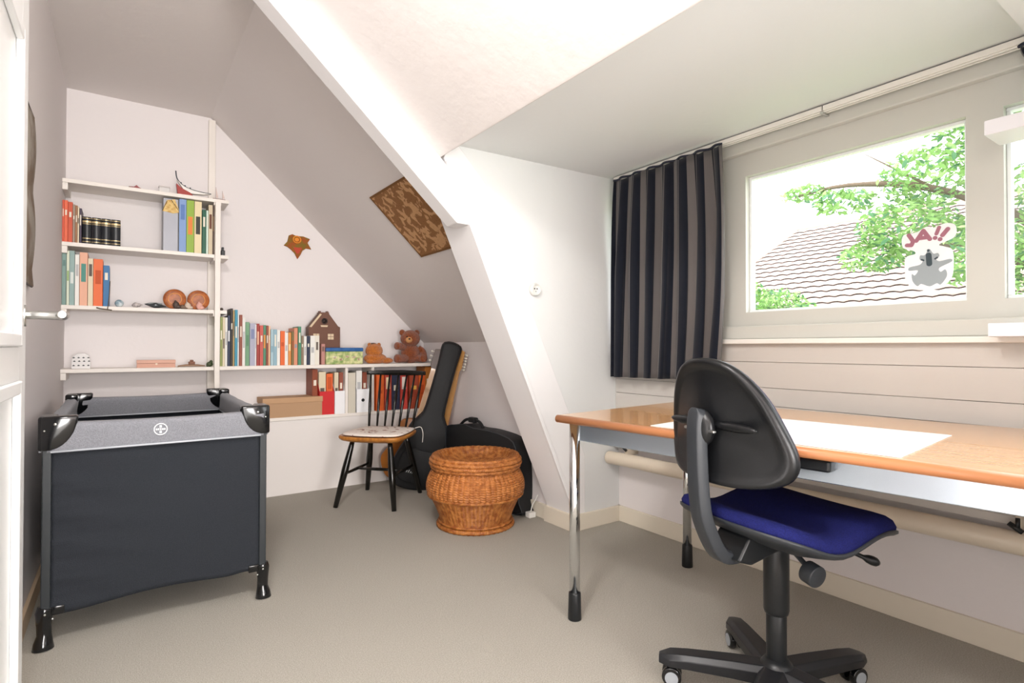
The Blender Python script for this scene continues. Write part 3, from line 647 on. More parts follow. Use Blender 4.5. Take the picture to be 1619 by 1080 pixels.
t = thing('toy_car', 'little brown toy on a flat stick tray at the right of the pink box', 'toy', (.35, 3.985, z))
bm = BM(); tube(bm, [(-.075, 0, .006), (-.03, 0, .011), (.03, 0, .010), (.072, 0, .006)], [.004, .007, .007, .004], 8); obj('tray', bm, mat('tray_wood', '9C7D66', .6), t, smooth=True)
bm = BM(); box(bm, (-.018, -.01, .016), (.018, .01, .034)); box(bm, (-.010, -.008, .034), (.010, .008, .044)); obj('body', bm, mat('toy_brown', '7A4A30', .5), t, bev=.003)
t = thing('toy_frog', 'dark green lump ornament beside the upright on the lowest wall shelf', 'ornament', (.449, 3.985, z))
bm = BM(); ell(bm, (0, 0, .016), (.019, .018, .016)); ell(bm, (.008, 0, .030), (.010, .012, .012)); ell(bm, (-.012, -.006, .008), (.008, .008, .008)); obj('body', bm, mat('toy_green', '3F4A30', .5), t, smooth=True)
o = BM(); box(o, (0, 0, 0), (.022, .03, .035)); box(o, (.003, .003, .035), (.016, .025, .055)); o = obj('desk_ornament', o, BLKP, bev=.003); o.location = (.508, 3.965, 1.585); tag(o, 'small black object right of the upright on the second shelf', 'ornament')
o = BM(); ell(o, (0, 0, .009), (.010, .010, .009)); o = obj('pebble', o, mat('pebble', '4A4038', .6), smooth=True); o.location = (.512, 3.965, 1.233); tag(o, 'tiny dark pebble right of the upright on the third shelf', 'ornament')

# wooden house, tin, plush toys on the long shelf
z = .877
t = thing('wooden_house_model', 'dark brown wooden canal house model with gable behind the biscuit tin', 'model house', (1.176, 4.02, z))
WD = mat('walnut_wood', '6E4A3A', .55, bump=.2, scale=60, stretch=(1, 1, 8))
prof = [(-.108, 0), (.115, 0), (.115, .268), (.100, .275), (.035, .362), (.035, .372), (-.030, .372), (-.030, .362), (-.100, .272), (-.108, .262)]
bm = BM(); prism(bm, prof, 'y', 0, .08); obj('facade', bm, WD, t, bev=.002)
bm = BM()
for a, b in (((-.104, .268), (-.03, .362)),): prism(bm, [a, b, (b[0]+.012, b[1]-.004), (a[0]+.014, a[1]-.004)], 'y', -.004, 0)
obj('gable_trim', bm, mat('house_cream', 'D9C4A4', .5), t); bm = BM()
for x0 in (-.076, .026):
    for k in range(2):
        for q in range(2): prism(bm, [(x0+k*.022, .178+q*.022), (x0+k*.022+.019, .178+q*.022), (x0+k*.022+.019, .197+q*.022), (x0+k*.022, .197+q*.022)], 'y', -.002, 0)
    obj('house_window', bm, mat('house_cream', 'D9C4A4', .5), t); bm = BM()
prism(bm, [(-.022, .268), (.022, .268), (.026, .280), (-.026, .280)], 'y', -.002, 0)
obj('name_plate', bm, mat('house_cream', 'D9C4A4', .5), t)
bm = BM(); tube(bm, [(.002+.018*cos(a/18*2*pi), -.002, .31+.018*sin(a/18*2*pi)) for a in range(18)], .004, 6, closed=True); cyl(bm, (.002, -.001, .31), (.002, .0005, .31), .014); obj('round_window', bm, mat('house_dark', '2E2320', .5), t, smooth=True)
for x in (-.03, .035-.012): obj('chimney', bx((x, .02, .37), (x+.012, .05, .382)), WD, t)
t = thing('biscuit_tin', 'biscuit tin with blue lid and farm animal picture on the long shelf', 'tin', (1.172, 3.955, z))
TINP = mat('tin_picture', 'D9D7A0', .35, col2='86A05A', cscale=30, detail=6)
obj('tin_body', bx((0, 0, 0), (.268, .045, .094)), TINP, t, bev=.008)
obj('tin_lid', bx((-.003, -.003, .092), (.271, .048, .120)), mat('tin_blue', '3F6FA8', .25, col2='2F5A94', cscale=20), t, bev=.008)
bm = BM()
for x, zz, c in ((.06, .05, 0), (.105, .035, 0), (.15, .055, 0), (.2, .05, 0), (.235, .035, 0)):
    prism(bm, [(x+.013*cos(a)*(1+.3*sin(3*a)), zz+.011*sin(a)*(1+.3*cos(2*a))) for a in [k*pi/6 for k in range(12)]], 'y', -.0012, 0)
obj('animal_picture', bm, mat('tin_brown', '9C6B3E', .4, col2='D8D2C0', cscale=50), t)
def fur(name, col, col2): return mat(name, col, .95, bump=1.0, scale=220, col2=col2, cscale=120, sheen=.4, spec=.05, detail=3)
F1, F2 = fur('orange_plush', 'D9822E', 'B8641C'), fur('brown_plush', 'A8582A', '7E3C18')
# generic orange soft toy, lying
t = thing('plush_toy', 'small orange soft toy with a dark crown, left of the brown bear', 'soft toy', (1.56, 4.03, z))
bm = BM(); ell(bm, (.0, -.005, .038), (.088, .055, .042)); ell(bm, (-.045, -.03, .018), (.035, .025, .018)); ell(bm, (.085, -.02, .022), (.05, .03, .022)); obj('body', bm, F1, t, smooth=True)
bm = BM(); ell(bm, (-.01, -.005, .097), (.066, .048, .055)); ell(bm, (.002, -.035, .082), (.040, .022, .024)); obj('head', bm, F1, t, smooth=True)
for x in (-.045, .03): o = BM(); ell(o, (x, 0, .142), (.015, .009, .015)); obj('ear', o, F1, t, smooth=True)
o = BM(); ell(o, (-.015, .0, .146), (.026, .02, .010)); obj('dark_tuft', o, mat('plush_dark', '4A3020', .9), t, smooth=True)
# teddy bear
t = thing('teddy_bear', 'brown teddy bear sitting at the right end of the long shelf', 'teddy bear', (1.858, 4.045, z))
bm = BM(); ell(bm, (.0, .0, .075), (.078, .058, .078)); obj('body', bm, F2, t, smooth=True)
bm = BM(); ell(bm, (-.008, -.01, .192), (.078, .066, .066)); obj('head', bm, F2, t, smooth=True)
for x in (-.062, .062): o = BM(); ell(o, (x-.01, .0, .238), (.024, .014, .024)); obj('ear', o, F2, t, smooth=True)
o = BM(); ell(o, (-.045, -.066, .180), (.028, .020, .024)); k = obj('muzzle', o, mat('muzzle_tan', 'CE9560', .9), t, smooth=True)
o = BM(); ell(o, (-.05, -.086, .188), (.009, .006, .006)); obj('nose', o, BLKP, k, smooth=True)
for x in (-.062, -.008): o = BM(); ell(o, (x, -.066, .205), (.006, .005, .006)); obj('eye', o, BLKG, t, smooth=True)
for p in (((-.06, -.01, .12), (-.10, -.03, .13), (-.145, -.045, .135)), ((.06, -.01, .12), (.09, -.03, .085), (.085, -.05, .045))):
    o = BM(); tube(o, smooth_poly(p, 5, False), [.024]*3+[.027]*5+[.03, .028, .014], 14); obj('arm', o, F2, t, smooth=True)
for p in (((-.05, -.02, .04), (-.11, -.05, .035), (-.155, -.06, .04)), ((.04, -.02, .04), (.065, -.07, .035), (.07, -.10, .04))):
    o = BM(); tube(o, smooth_poly(p, 5, False), [.03]*6+[.032]*3+[.03, .016], 14); obj('leg', o, F2, t, smooth=True)
# cardboard box on the ledge
t = thing('cardboard_box', 'brown cardboard storage box with lid on the bookcase ledge', 'box', (.757, 3.952, .525))
CB = mat('kraft_card', 'B4906E', .7); obj('box_body', bx((.004, .004, 0), (.389, .19, .10)), CB, t, bev=.001); obj('box_lid', bx((0, 0, .095), (.393, .194, .132)), mat('kraft_lid', 'BC9672', .7), t, bev=.002)

# ---------------------------------------------------------------- wall ornament, posters
t = thing('wall_ornament', 'small orange and olive woven fabric ornament hanging on the back wall', 'wall hanging', (1.024, YB, 1.73))
bm = BM(); prism(bm, [(-.095, -.005), (-.070, .025), (-.060, .070), (-.035, .082), (-.01, .072), (.04, .074), (.088, .060), (.070, .03), (.097, -.015), (.06, -.012), (.035, -.03), (.022, -.06), (0, -.095), (-.02, -.055), (-.045, -.03), (-.07, -.012)], 'y', -.012, -.001)
obj('cloth', bm, mat('orn_rust', '9C4E1E', .8, col2='7A6420', cscale=30), t, bev=.003)
bm = BM(); tube(bm, [(-.005+.026*cos(a/16*2*pi), -.014, .045+.024*sin(a/16*2*pi)) for a in range(16)], .005, 6, closed=True); ell(bm, (-.005, -.013, .045), (.016, .004, .015)); obj('centre_ring', bm, mat('orn_orange', 'E08A2E', .7), t, smooth=True)
bm = BM(); prism(bm, [(-.03, -.012), (.03, -.012), (.006, -.055), (-.01, -.055)], 'y', -.015, -.012); obj('red_tip', bm, mat('orn_red', 'B8432C', .7), t)
# brown poster on the slope
def poster_mat():
    m = mat('batik_brown', '9A6A3C', .8); n = m.node_tree; b = n.nodes['Principled BSDF']
    tc = n.nodes.new('ShaderNodeTexCoord'); v = n.nodes.new('ShaderNodeTexNoise'); v.inputs['Scale'].default_value = 20; v.inputs['Detail'].default_value = 5; v.inputs['Distortion'].default_value = .6
    w = n.nodes.new('ShaderNodeTexVoronoi'); w.inputs['Scale'].default_value = 60
    n.links.new(tc.outputs['Object'], v.inputs[0]); n.links.new(tc.outputs['Object'], w.inputs[0])
    r1 = n.nodes.new('ShaderNodeValToRGB'); r1.color_ramp.interpolation = 'EASE'; e = r1.color_ramp.elements
    e[0].position = .50; e[0].color = (*lin('8E6238'), 1); e[1].position = .53; e[1].color = (*lin('C79A6C'), 1)
    n.links.new(v.outputs[0], r1.inputs[0]); mx = n.nodes.new('ShaderNodeMix'); mx.data_type = 'RGBA'; mx.blend_type = 'MULTIPLY'
    r2 = n.nodes.new('ShaderNodeValToRGB'); r2.color_ramp.elements[0].position = .15; r2.color_ramp.elements[0].color = (.55, .5, .45, 1); r2.color_ramp.elements[1].position = .35
    n.links.new(w.outputs['Distance'], r2.inputs[0]); mx.inputs[0].default_value = .5
    n.links.new(r1.outputs[0], mx.inputs[6]); n.links.new(r2.outputs[0], mx.inputs[7]); n.links.new(mx.outputs[2], b.inputs['Base Color']); return m
t = thing('batik_cloth', 'brown patterned cloth pinned on the sloping ceiling behind the beam', 'wall hanging', (1.158, 3.08, 1.867))
sl = Vector((1.563, 0, -1.488)).normalized(); nn = Vector((-1.488, 0, -1.563)).normalized()
M = axes((0, 0, 0), (0, -1, 0), sl, nn)
bm = BM(); box(bm, (0, 0, .001), (.55, .455, .005), M); obj('cloth', bm, poster_mat(), t)
bm = BM()
for a, b in (((0, 0, .005), (.55, .012, .007)), ((0, .443, .005), (.55, .455, .007)), ((0, 0, .005), (.010, .455, .007))): box(bm, a, b, M)
obj('hem', bm, mat('batik_hem', '7A5228', .8), t)
# hanging on the left wall, seen edge-on
t = thing('wall_scroll', 'grey and brown picture scroll hanging on the left wall beside the open door', 'wall hanging', (XL, 2.45, 1.53))
bm = BM(); N = 20; A = []
for i in range(N+1):
    zz = .31-.62*i/N; bul = .004+.009*abs(sin(i*.33+.3)); A.append([bm.verts.new((bul*.5+.002, -.2, zz)), bm.verts.new((bul*.7, .0, zz)), bm.verts.new((bul+.002, .215, zz))])
for i in range(N):
    for k in range(2): bm.faces.new((A[i][k], A[i][k+1], A[i+1][k+1], A[i+1][k]))
o = obj('scroll_cloth', bm, mat('scroll', 'C6BFB2', .8, col2='9A8670', cscale=9), t, smooth=True); mm = o.modifiers.new('s', 'SOLIDIFY'); mm.thickness = .003
for zz in (.31, -.31): bm = BM(); cyl(bm, (.008, -.2, zz), (.008, .22, zz), .004, seg=10); obj('scroll_rod', bm, mat('scroll_rod', '4A3C30', .5), t, smooth=True)

# ---------------------------------------------------------------- travel cot
t = thing('travel_cot', 'dark navy folding travel cot with grey padded rim in the left corner', 'travel cot', (.128, 2.955, 0))
CX, CY = .333, .552
NAVY = mat('cot_navy_fabric', '20242B', .85, bump=.35, scale=420, col2='1B1F25', cscale=300)
GREYF = mat('cot_grey_fabric', '85868C', .9, bump=.35, scale=380, col2='77787E', cscale=260, sheen=.2)
PIPE_ = mat('cot_piping', 'B4B8BE', .6)
for sx in (-1, 1):
    for sy in (-1, 1):
        x, y = sx*CX, sy*CY
        obj('corner_post', bx((x-.013, y-.013, .09), (x+.013, y+.013, .70)), mat('cot_post', '24282B', .4), t, bev=.004)
        bm = BM(); tube(bm, [(x*1.0, y, .135), (x+sx*.004, y, .12), (x+sx*.004, y, .075), (x+sx*.003, y, .045), (x+sx*.005, y-.004, .022), (x+sx*.005, y-.006, .0)], [.022, .024, .020, .020, .026, .030], 18)
        box(bm, (x-sx*.05, y-.012, .108), (x, y+.012, .135))
        f = obj('foot', bm, BLKG, t, smooth=True, bev=.002)
        bm = BM()
        for dx, dz in ((.0, .118), (-sx*.02, .10)): ell(bm, (x+dx, y-.0235, dz), (.0035, .003, .0035), seg=8, rings=6)
        obj('rivet', bm, STEEL, f, smooth=True)
        q = [(0, .655), (0, .768)]+[(-sx*.085*cos(a*pi/2/10)**.8 if a < 10 else 0, .768-.113*sin(a*pi/2/10)) for a in range(0, 10)]
        bm = BM()
        prism(bm, [(x+sx*.016, .655), (x+sx*.016, .768)]+[(x-sx*(.082*cos(a*pi/18)), .768-.113*sin(a*pi/18)) for a in range(0, 9)]+[(x-sx*.01, .655)], 'y', y-.024, y+.024)
        prism(bm, [(y+sy*.020, .655), (y+sy*.020, .7675)]+[(y-sy*(.082*cos(a*pi/18)), .7675-.113*sin(a*pi/18)) for a in range(0, 9)]+[(y-sy*.01, .655)], 'x', x-.0235, x+.0235)
        c = obj('corner_cap', bm, BLKG, t, smooth=True, bev=.007)
        bm = BM(); ell(bm, (x-sx*.022, y-.0248, .742), (.005, .003, .005), seg=10, rings=6); ell(bm, (x+sx*.006, y-.0245, .722), (.003, .002, .003), seg=10, rings=6); obj('rivet', bm, STEEL, c, smooth=True)
def band(a, b, seed):
    # padded rim between two corners, hanging flap below
    bm = BM(); a, b = Vector(a), Vector(b); d = (b-a); L = d.length; d.normalize(); n = Vector((-d.y, d.x, 0)); N = 28; R_ = []
    pr = [(.0, .746), (.012, .748), (.020, .742), (.023, .732), (.022, .715), (.020, .69), (.019, .655), (.017, .648), (-.017, .648), (-.019, .655), (-.020, .69), (-.022, .715), (-.023, .732), (-.020, .742), (-.012, .748)]
    rn = random.Random(seed); ph = rn.random()*6
    for i in range(N+1):
        s = i/N; p = a+d*L*s; w = 1+.05*sin(s*9+ph); sag = -.007*sin(pi*s)
        R_.append([bm.verts.new(p+n*(x*w+.0015*sin(s*31+z*60+ph)*(1 if z > .66 else 0))+Vector((0, 0, z+sag*(1 if z > .7 else 0)))) for x, z in pr])
    for A, B in zip(R_, R_[1:]):
        for k in range(len(pr)): bm.faces.new((A[k], A[(k+1) % len(pr)], B[(k+1) % len(pr)], B[k]))
    bm.faces.new(R_[0]); bm.faces.new(R_[-1])
    o = obj('padded_rim', bm, GREYF, t, smooth=True)
    bm = BM()
    for sg in (-1, 1): tube(bm, [a+d*.01+n*sg*.020+Vector((0, 0, .650)), b-d*.01+n*sg*.020+Vector((0, 0, .650))], .0035, 8)
    obj('piping', bm, PIPE_, o, smooth=True)
C4 = [(-CX, -CY), (CX, -CY), (CX, CY), (-CX, CY)]
for i in range(4):
    (ax, ay), (bx_, by) = C4[i], C4[(i+1) % 4]
    band((ax, ay, 0), (bx_, by, 0), i)
    a, b = Vector((ax, ay, 0)), Vector((bx_, by, 0)); d = (b-a); L = d.length; d.normalize(); n = Vector((d.y, -d.x, 0)); bm = BM(); G = []; N, K = 60, 36
    for j in range(K+1):
        v = j/K; row = []
        for k in range(N+1):
            s = k/N; z0 = .105+.018*sin(pi*s)**2+(.010*math.exp(-((s-.93)/.08)**2)); z = .66+(z0-.66)*v
            wr = .004*sin(z*150+s*4)*math.exp(-s*7)*min(1, v*3)+.003*sin(z*60+s*9)*math.exp(-abs(s-.1)*4)+.010*sin(pi*s)*sin(pi*v)
            row.append(bm.verts.new(a+d*(.012+(L-.024)*s)+n*(.006+wr)+Vector((0, 0, z))))
        G.append(row)
    for A, B in zip(G, G[1:]):
        for k in range(N): bm.faces.new((A[k], A[k+1], B[k+1], B[k]))
    o = obj('side_panel', bm, NAVY, t, smooth=True); m_ = o.modifiers.new('s', 'SOLIDIFY'); m_.thickness = .003
obj('floor_mattress', bx((-CX+.02, -CY+.02, .11), (CX-.02, CY-.02, .15)), mat('cot_mattress', '2B2E36', .9), t, bev=.01)
# round emblem on the near rim
bm = BM(); cx_, cz_, yy = -.015, .702, -CY-.0245
tube(bm, [(cx_+.020*cos(a/30*2*pi), yy, cz_+.020*sin(a/30*2*pi)) for a in range(30)], .0018, 6, closed=True)
for dx in (-.0125, -.0065, 0, .0065, .0125): box(bm, (cx_+dx-.0022, yy-.001, cz_-.003), (cx_+dx+.0022, yy+.001, cz_+.003))
for dz in (-.0125, -.0075, .0075, .0125): box(bm, (cx_-.0035, yy-.001, cz_+dz-.0018), (cx_+.0035, yy+.001, cz_+dz+.0018))
obj('round_emblem', bm, mat('emblem_white', 'F2F2F2', .5), t)

# ---------------------------------------------------------------- spindle back chair
BLKW = mat('black_lacquer', '14120F', .22, spec=.5); HON = mat('honey_wood', 'B87A36', .35, bump=.08, scale=30, col2='A0642A', cscale=10, stretch=(1, 6, 1))
t = thing('spindle_chair', 'black wooden spindle-back chair with honey seat standing before the low bookcase', 'chair', (1.384, 3.481, 0), rad(-136.2))
out = smooth_poly([(.215, -.12, 0), (.225, 0, 0), (.215, .12, 0), (.17, .205, 0), (0, .215, 0), (-.17, .185, 0), (-.20, .1, 0), (-.205, 0, 0), (-.20, -.1, 0), (-.17, -.185, 0), (0, -.215, 0), (.17, -.205, 0)], 5)
bm = BM(); L0 = [[bm.verts.new((p.x*s, p.y*s, z)) for p in out] for s, z in ((.80, .402), (.93, .412), (.99, .424), (1, .434), (.985, .441), (.9, .438), (.5, .430))]
for A, B in zip(L0, L0[1:]):
    for k in range(len(out)): bm.faces.new((A[k], A[(k+1) % len(out)], B[(k+1) % len(out)], B[k]))
bm.faces.new(L0[0][::-1]); bm.faces.new(L0[-1]); obj('seat', bm, HON, t, smooth=True)
for sx in (1, -1):
    for sy in (-1, 1):
        top = Vector((sx*.13, sy*.125, .415)); bot = Vector((sx*.222, sy*.195, 0)); m = top.lerp(bot, .45)
        bm = BM(); tube(bm, [top, top.lerp(bot, .12), m, bot], [.013, .017, .022, .0145], 14); obj('leg', bm, BLKW, t, smooth=True)
for sy in (-1, 1):
    k = .52; a = Vector((.13, sy*.125, .415)).lerp(Vector((.222, sy*.195, 0)), k); b = Vector((-.13, sy*.125, .415)).lerp(Vector((-.222, sy*.195, 0)), k)
    bm = BM(); tube(bm, [a, a.lerp(b, .5), b], [.007, .011, .007], 10); obj('stretcher', bm, BLKW, t, smooth=True)
bm = BM(); tube(bm, [(0, -.16, .2), (0, 0, .2), (0, .16, .2)], [.007, .011, .007], 10); obj('stretcher', bm, BLKW, t, smooth=True)
def crest(s): return Vector((-.262-.045*(1-(2*s-1)**2), -.205+.41*s, .818))
for i in range(7):
    s = .03+.94*i/6; b = Vector((-.155-.03*(1-(2*s-1)**2), (-.165+.33*s), .432)); c = crest(s); m = b.lerp(c, .45)
    bm = BM(); tube(bm, [b, m, c], [.0075 if i in (0, 6) else .006, .0105, .006], 10); obj('spindle', bm, BLKW, t, smooth=True)
bm = BM(); R_ = []
for k in range(25):
    s = -.03+1.06*k/24; p = crest(s); h = .024+.010*sin(pi*min(max(s, 0), 1)); R_.append([bm.verts.new(p+Vector(q)) for q in ((-.008, 0, -h*.5), (-.010, 0, h*.3), (-.006, 0, h*.62), (.006, 0, h*.62), (.010, 0, h*.3), (.008, 0, -h*.5))])
for A, B in zip(R_, R_[1:]):
    for k in range(6): bm.faces.new((A[k], A[(k+1) % 6], B[(k+1) % 6], B[k]))
bm.faces.new(R_[0]); bm.faces.new(R_[-1]); obj('crest_rail', bm, BLKW, t, smooth=True, bev=.002)
t2 = thing('seat_cushion', 'thin white patterned cushion with tie ribbons lying on the black chair seat', 'cushion', (1.384, 3.481, .442), rad(-136.2))
CM = mat('cushion_print', 'EDE3DA', .8, col2='9C6A58', cscale=26); MATS['cushion_print'].node_tree.nodes['Color Ramp'].color_ramp.elements[0].position = .60; MATS['cushion_print'].node_tree.nodes['Color Ramp'].color_ramp.elements[1].position = .64
bm = BM(); L0 = [[bm.verts.new((p.x*s-.01, p.y*s, z)) for p in out] for s, z in ((.90, .001), (.93, .007), (.90, .013), (.6, .016), (.2, .016))]
for A, B in zip(L0, L0[1:]):
    for k in range(len(out)): bm.faces.new((A[k], A[(k+1) % len(out)], B[(k+1) % len(out)], B[k]))
bm.faces.new(L0[0][::-1]); bm.faces.new(L0[-1]); obj('pad', bm, CM, t2, smooth=True)
for sy in (-1, 1):
    bm = BM(); tube(bm, smooth_poly([(-.18, sy*.17, .006), (-.215, sy*.20, .01), (-.20, sy*.222, -.03), (-.19, sy*.222, -.09)], 4, False), .0025, 6); obj('tie_ribbon', bm, mat('ribbon', 'E9E2DA', .8), t2, smooth=True)

# ---------------------------------------------------------------- wicker basket
t = thing('wicker_basket', 'round honey-brown wicker basket with woven lid standing on the carpet', 'basket', (1.645, 2.705, 0))
WK = mat('wicker', 'B8783C', .42, bump=.25, scale=150, col2='8A4A1C', cscale=38, detail=5); WK2 = mat('wicker_light', 'BE7A40', .4, bump=.25, scale=150, col2='9A5A28', cscale=38)
def weave(prof, ns, rows, amp, ph=0, seg_mul=6):
    # prof: smooth list of (r,z); rows of strands passing in front of and behind ns stakes
    bm = BM(); P = smooth_poly([(r, 0, z) for r, z in prof], 8, False); Ls = [0]
    for a, b in zip(P, P[1:]): Ls.append(Ls[-1]+(b-a).length)
    def at_(s):
        s *= Ls[-1]; k = 0
        while k < len(Ls)-2 and Ls[k+1] < s: k += 1
        f = (s-Ls[k])/max(1e-9, Ls[k+1]-Ls[k]); p = P[k].lerp(P[k+1], f); d = (P[k+1]-P[k]).normalized(); return p, Vector((d.z, 0, -d.x))
    J = rows*5; NS = ns*seg_mul; G = []
    for j in range(J+1):
        p, n = at_(j/J); row = j//5 if j < J else rows-1; fr = (j % 5)/5 if j < J else 1
        prof_ = abs(sin(pi*fr))**.6; L = []
        for k in range(NS):
            a = 2*pi*k/NS; cf = (ns*a/(2*pi)) % 1; pr_ = abs(sin(pi*(j/5+.45*cf)))**.7
            off = amp*(pr_*(.3+.7*sin(pi*cf)**.7)-.4); L.append(bm.verts.new(((p.x+n.x*off)*cos(a), (p.x+n.x*off)*sin(a), p.z+n.z*off)))
        G.append(L)
    for A, B in zip(G, G[1:]):
        for k in range(NS): bm.faces.new((A[k], A[(k+1) % NS], B[(k+1) % NS], B[k]))
    return bm
def braid(r, z, rr, tw, n=1):
    bm = BM()
    for q in range(3):
        pts = []; N = 180
        for k in range(N):
            a = 2*pi*k/N; p_ = a*tw+2*pi*q/3; pts.append(((r+rr*.55*cos(p_))*cos(a), (r+rr*.55*cos(p_))*sin(a), z+rr*.55*sin(p_)))
        tube(bm, pts, rr*.62, 6, closed=True)
    return bm
obj('lower_body', weave([(.198, .03), (.203, .06), (.228, .12), (.258, .178)], 64, 24, .005), WK, t, smooth=True)
obj('upper_body', weave([(.262, .182), (.273, .21), (.271, .25), (.254, .295), (.232, .328)], 56, 13, .011, seg_mul=8), WK2, t, smooth=True)
for r, z, rr in ((.208, .012, .013), (.203, .032, .008)): obj('foot_rim', braid(r, z, rr, 44), WK, t, smooth=True)
obj('waist_rim', braid(.265, .180, .008, 50), WK, t, smooth=True)
ld = obj('lid', weave([(.245, .345), (.252, .360), (.250, .380), (.228, .396), (.212, .392), (.196, .365), (.15, .345), (.08, .338), (.004, .336)], 48, 26, .006), WK, t, smooth=True)
for r, z, rr in ((.245, .335, .011), (.252, .353, .011), (.250, .372, .011), (.238, .389, .011)): obj('lid_rim', braid(r, z, rr, 46), WK2, ld, smooth=True)

# ---------------------------------------------------------------- guitars, gig bag, case
def basis(bottom, top, facing):
    z = (Vector(top)-Vector(bottom)); L = z.length; z.normalize(); y = -Vector(facing); y = (y-z*y.dot(z)).normalized(); x = y.cross(z)
    return axes(bottom, x, y, z), L
def half(pts, n=6):
    p = [Vector((x, 0, z)) for x, z in pts]; p += [Vector((-x, 0, z)) for x, z in pts[::-1] if x > 1e-6]
    return [(q.x, q.z) for q in smooth_poly(p, n)]
WOODG = mat('guitar_spruce', 'B5702F', .25, coat=.4, col2='9A5A24', cscale=4); WOODN = mat('guitar_neck_wood', 'CF9A5C', .3, coat=.3); WOODD = mat('rosewood', '4A2A1A', .35)
def guitar(name, label, bottom, top, facing, bodymat, W=.19, thick=.09, bl=.46, pegs='both', group='guitars leaning in the corner'):
    M, L = basis(bottom, top, facing); t = thing(name, label, 'guitar', group=group); t.matrix_world = M
    pr = half([(0, 0), (W*.62, .012), (W, .12), (W*.86, .21), (W*.64, .28), (W*.74, .36), (W*.62, .43), (W*.25, bl), (0, bl)])
    bm = BM(); prism(bm, pr, 'y', 0, thick); obj('body', bm, bodymat, t, smooth=True, bev=.006)
    bm = BM(); cyl(bm, (0, -.001, .31), (0, .002, .31), .048, seg=28); obj('sound_hole', bm, BLKP, t)
    bm = BM(); box(bm, (-.075, -.008, .15), (.075, 0, .175)); obj('bridge', bm, WOODD, t, bev=.003)
    bm = BM(); prism(bm, [(-.028, .32), (.028, .32), (.022, L-.16), (-.022, L-.16)], 'y', -.014, -.006); n = BM()
    prism(n, [(-.027, .38), (.027, .38), (.022, L-.16), (-.022, L-.16)], 'y', -.006, .012); k = obj('neck', n, WOODN, t, bev=.005); obj('fretboard', bm, WOODN, k)
    bm = BM(); prism(bm, [(-.022, L-.165), (.022, L-.165), (.036, L-.13), (.034, L-.01), (0, L), (-.034, L-.01), (-.036, L-.13)], 'y', -.012, .006); h = obj('headstock', bm, WOODD if pegs == 'both' else WOODN, t, bev=.003)
    for sx in ((-1, 1) if pegs == 'both' else (1,)):
        for i in range(3 if pegs == 'both' else 6):
            z = L-.03-(.036 if pegs == 'both' else .022)*i; bm = BM(); cyl(bm, (sx*.034, -.002, z), (sx*.046, -.002, z), .003, seg=8); ell(bm, (sx*.053, -.002, z), (.009, .005, .008), seg=10, rings=6); obj('tuning_peg', bm, mat('peg_white', 'E9E4D8', .3), h, smooth=True)
    bm = BM()
    for i in range(6): x = -.017+.0068*i; tube(bm, [(x*1.5, -.012, .165), (x, -.0165, L-.155)], .0004, 4)
    obj('strings', bm, STEEL, t)
    return t
guitar('acoustic_guitar', 'honey brown acoustic guitar behind the spindle chair, left of the black gig bag', (1.655, 3.76, .03), (1.99, 3.80, .985), (-.45, -.85, .25), WOODG)
guitar('electric_guitar', 'light wood guitar with a row of white pegs, right of the black gig bag', (1.90, 3.73, .03), (1.975, 3.45, .985), (-.75, -.65, .1), WOODG, W=.15, thick=.045, bl=.40, pegs='six')
GB = mat('gig_bag_nylon', '191A1C', .55, bump=.3, scale=250)
M, L = basis((1.69, 3.63, .0), (1.925, 3.475, 1.035), (-.42, -.9, .2))
t = thing('gig_bag', 'black upright guitar gig bag leaning in the corner behind the wicker basket', 'guitar bag'); t.matrix_world = M
bm = BM(); pr = half([(0, 0), (.12, .004), (.175, .06), (.19, .16), (.165, .27), (.145, .33), (.148, .40), (.13, .46), (.085, .53), (.070, .60), (.066, L-.16), (.072, L-.06), (.060, L-.015), (0, L)], 4); prism(bm, pr, 'y', -.06, .06); obj('bag_body', bm, GB, t, smooth=True, bev=.02)
bm = BM(); pr2 = half([(0, .05), (.10, .055), (.14, .1), (.145, .2), (.11, .28), (0, .29)], 4); prism(bm, pr2, 'y', -.078, -.055); pk = obj('front_pocket', bm, GB, t, smooth=True, bev=.008)
bm = BM()
for x0, h in ((-.08, .014), (-.066, .020), (-.052, .012), (-.040, .018), (-.028, .012)): prism(bm, [(x0, .12), (x0+.005, .12), (x0+.010, .12+h), (x0+.004, .12+h)], 'y', -.0792, -.0775)
obj('bag_logo', bm, mat('logo_white', 'C9CBCB', .5), pk)
bm = BM(); tube(bm, [(x, 0, z) for x, z in pr[::2]], .003, 5, closed=True); obj('zip', bm, BLKG, t, smooth=True)
t = thing('instrument_case', 'black soft instrument case lying on its side against the low wall behind the basket', 'instrument case', (1.922, 2.67, 0), rad(4.5))
prf = [(.03, 0), (0, .08), (.0, .26), (.03, .40), (.10, .452), (.30, .472), (.46, .470), (.56, .485), (.66, .470), (.76, .455), (.79, .40), (.79, .05), (.77, 0)]
bm = BM(); pp = [(p.x, p.y) for p in smooth_poly([(a, b, 0) for a, b in prf], 4)]; prism(bm, [(y, max(z, 0)) for y, z in pp], 'x', .0, .105); obj('case_body', bm, GB, t, smooth=True, bev=.015)
bm = BM(); tube(bm, smooth_poly([(.05, .42, .468), (.05, .46, .505), (.05, .54, .515), (.05, .62, .505), (.05, .68, .468)], 5, False), .010, 10); obj('carry_handle', bm, GB, t, smooth=True)
bm = BM(); box(bm, (.03, .50, .495), (.07, .57, .530)); obj('handle_wrap', bm, GB, t, bev=.008)
bm = BM(); tube(bm, [(-.002, y, max(z, .004)) for y, z in pp[::2]], .003, 5, closed=True)
for y, z in ((.05, .3), (.09, .3), (.05, .14)): ell(bm, (-.003, y, z), (.004, .005, .005), seg=8, rings=6)
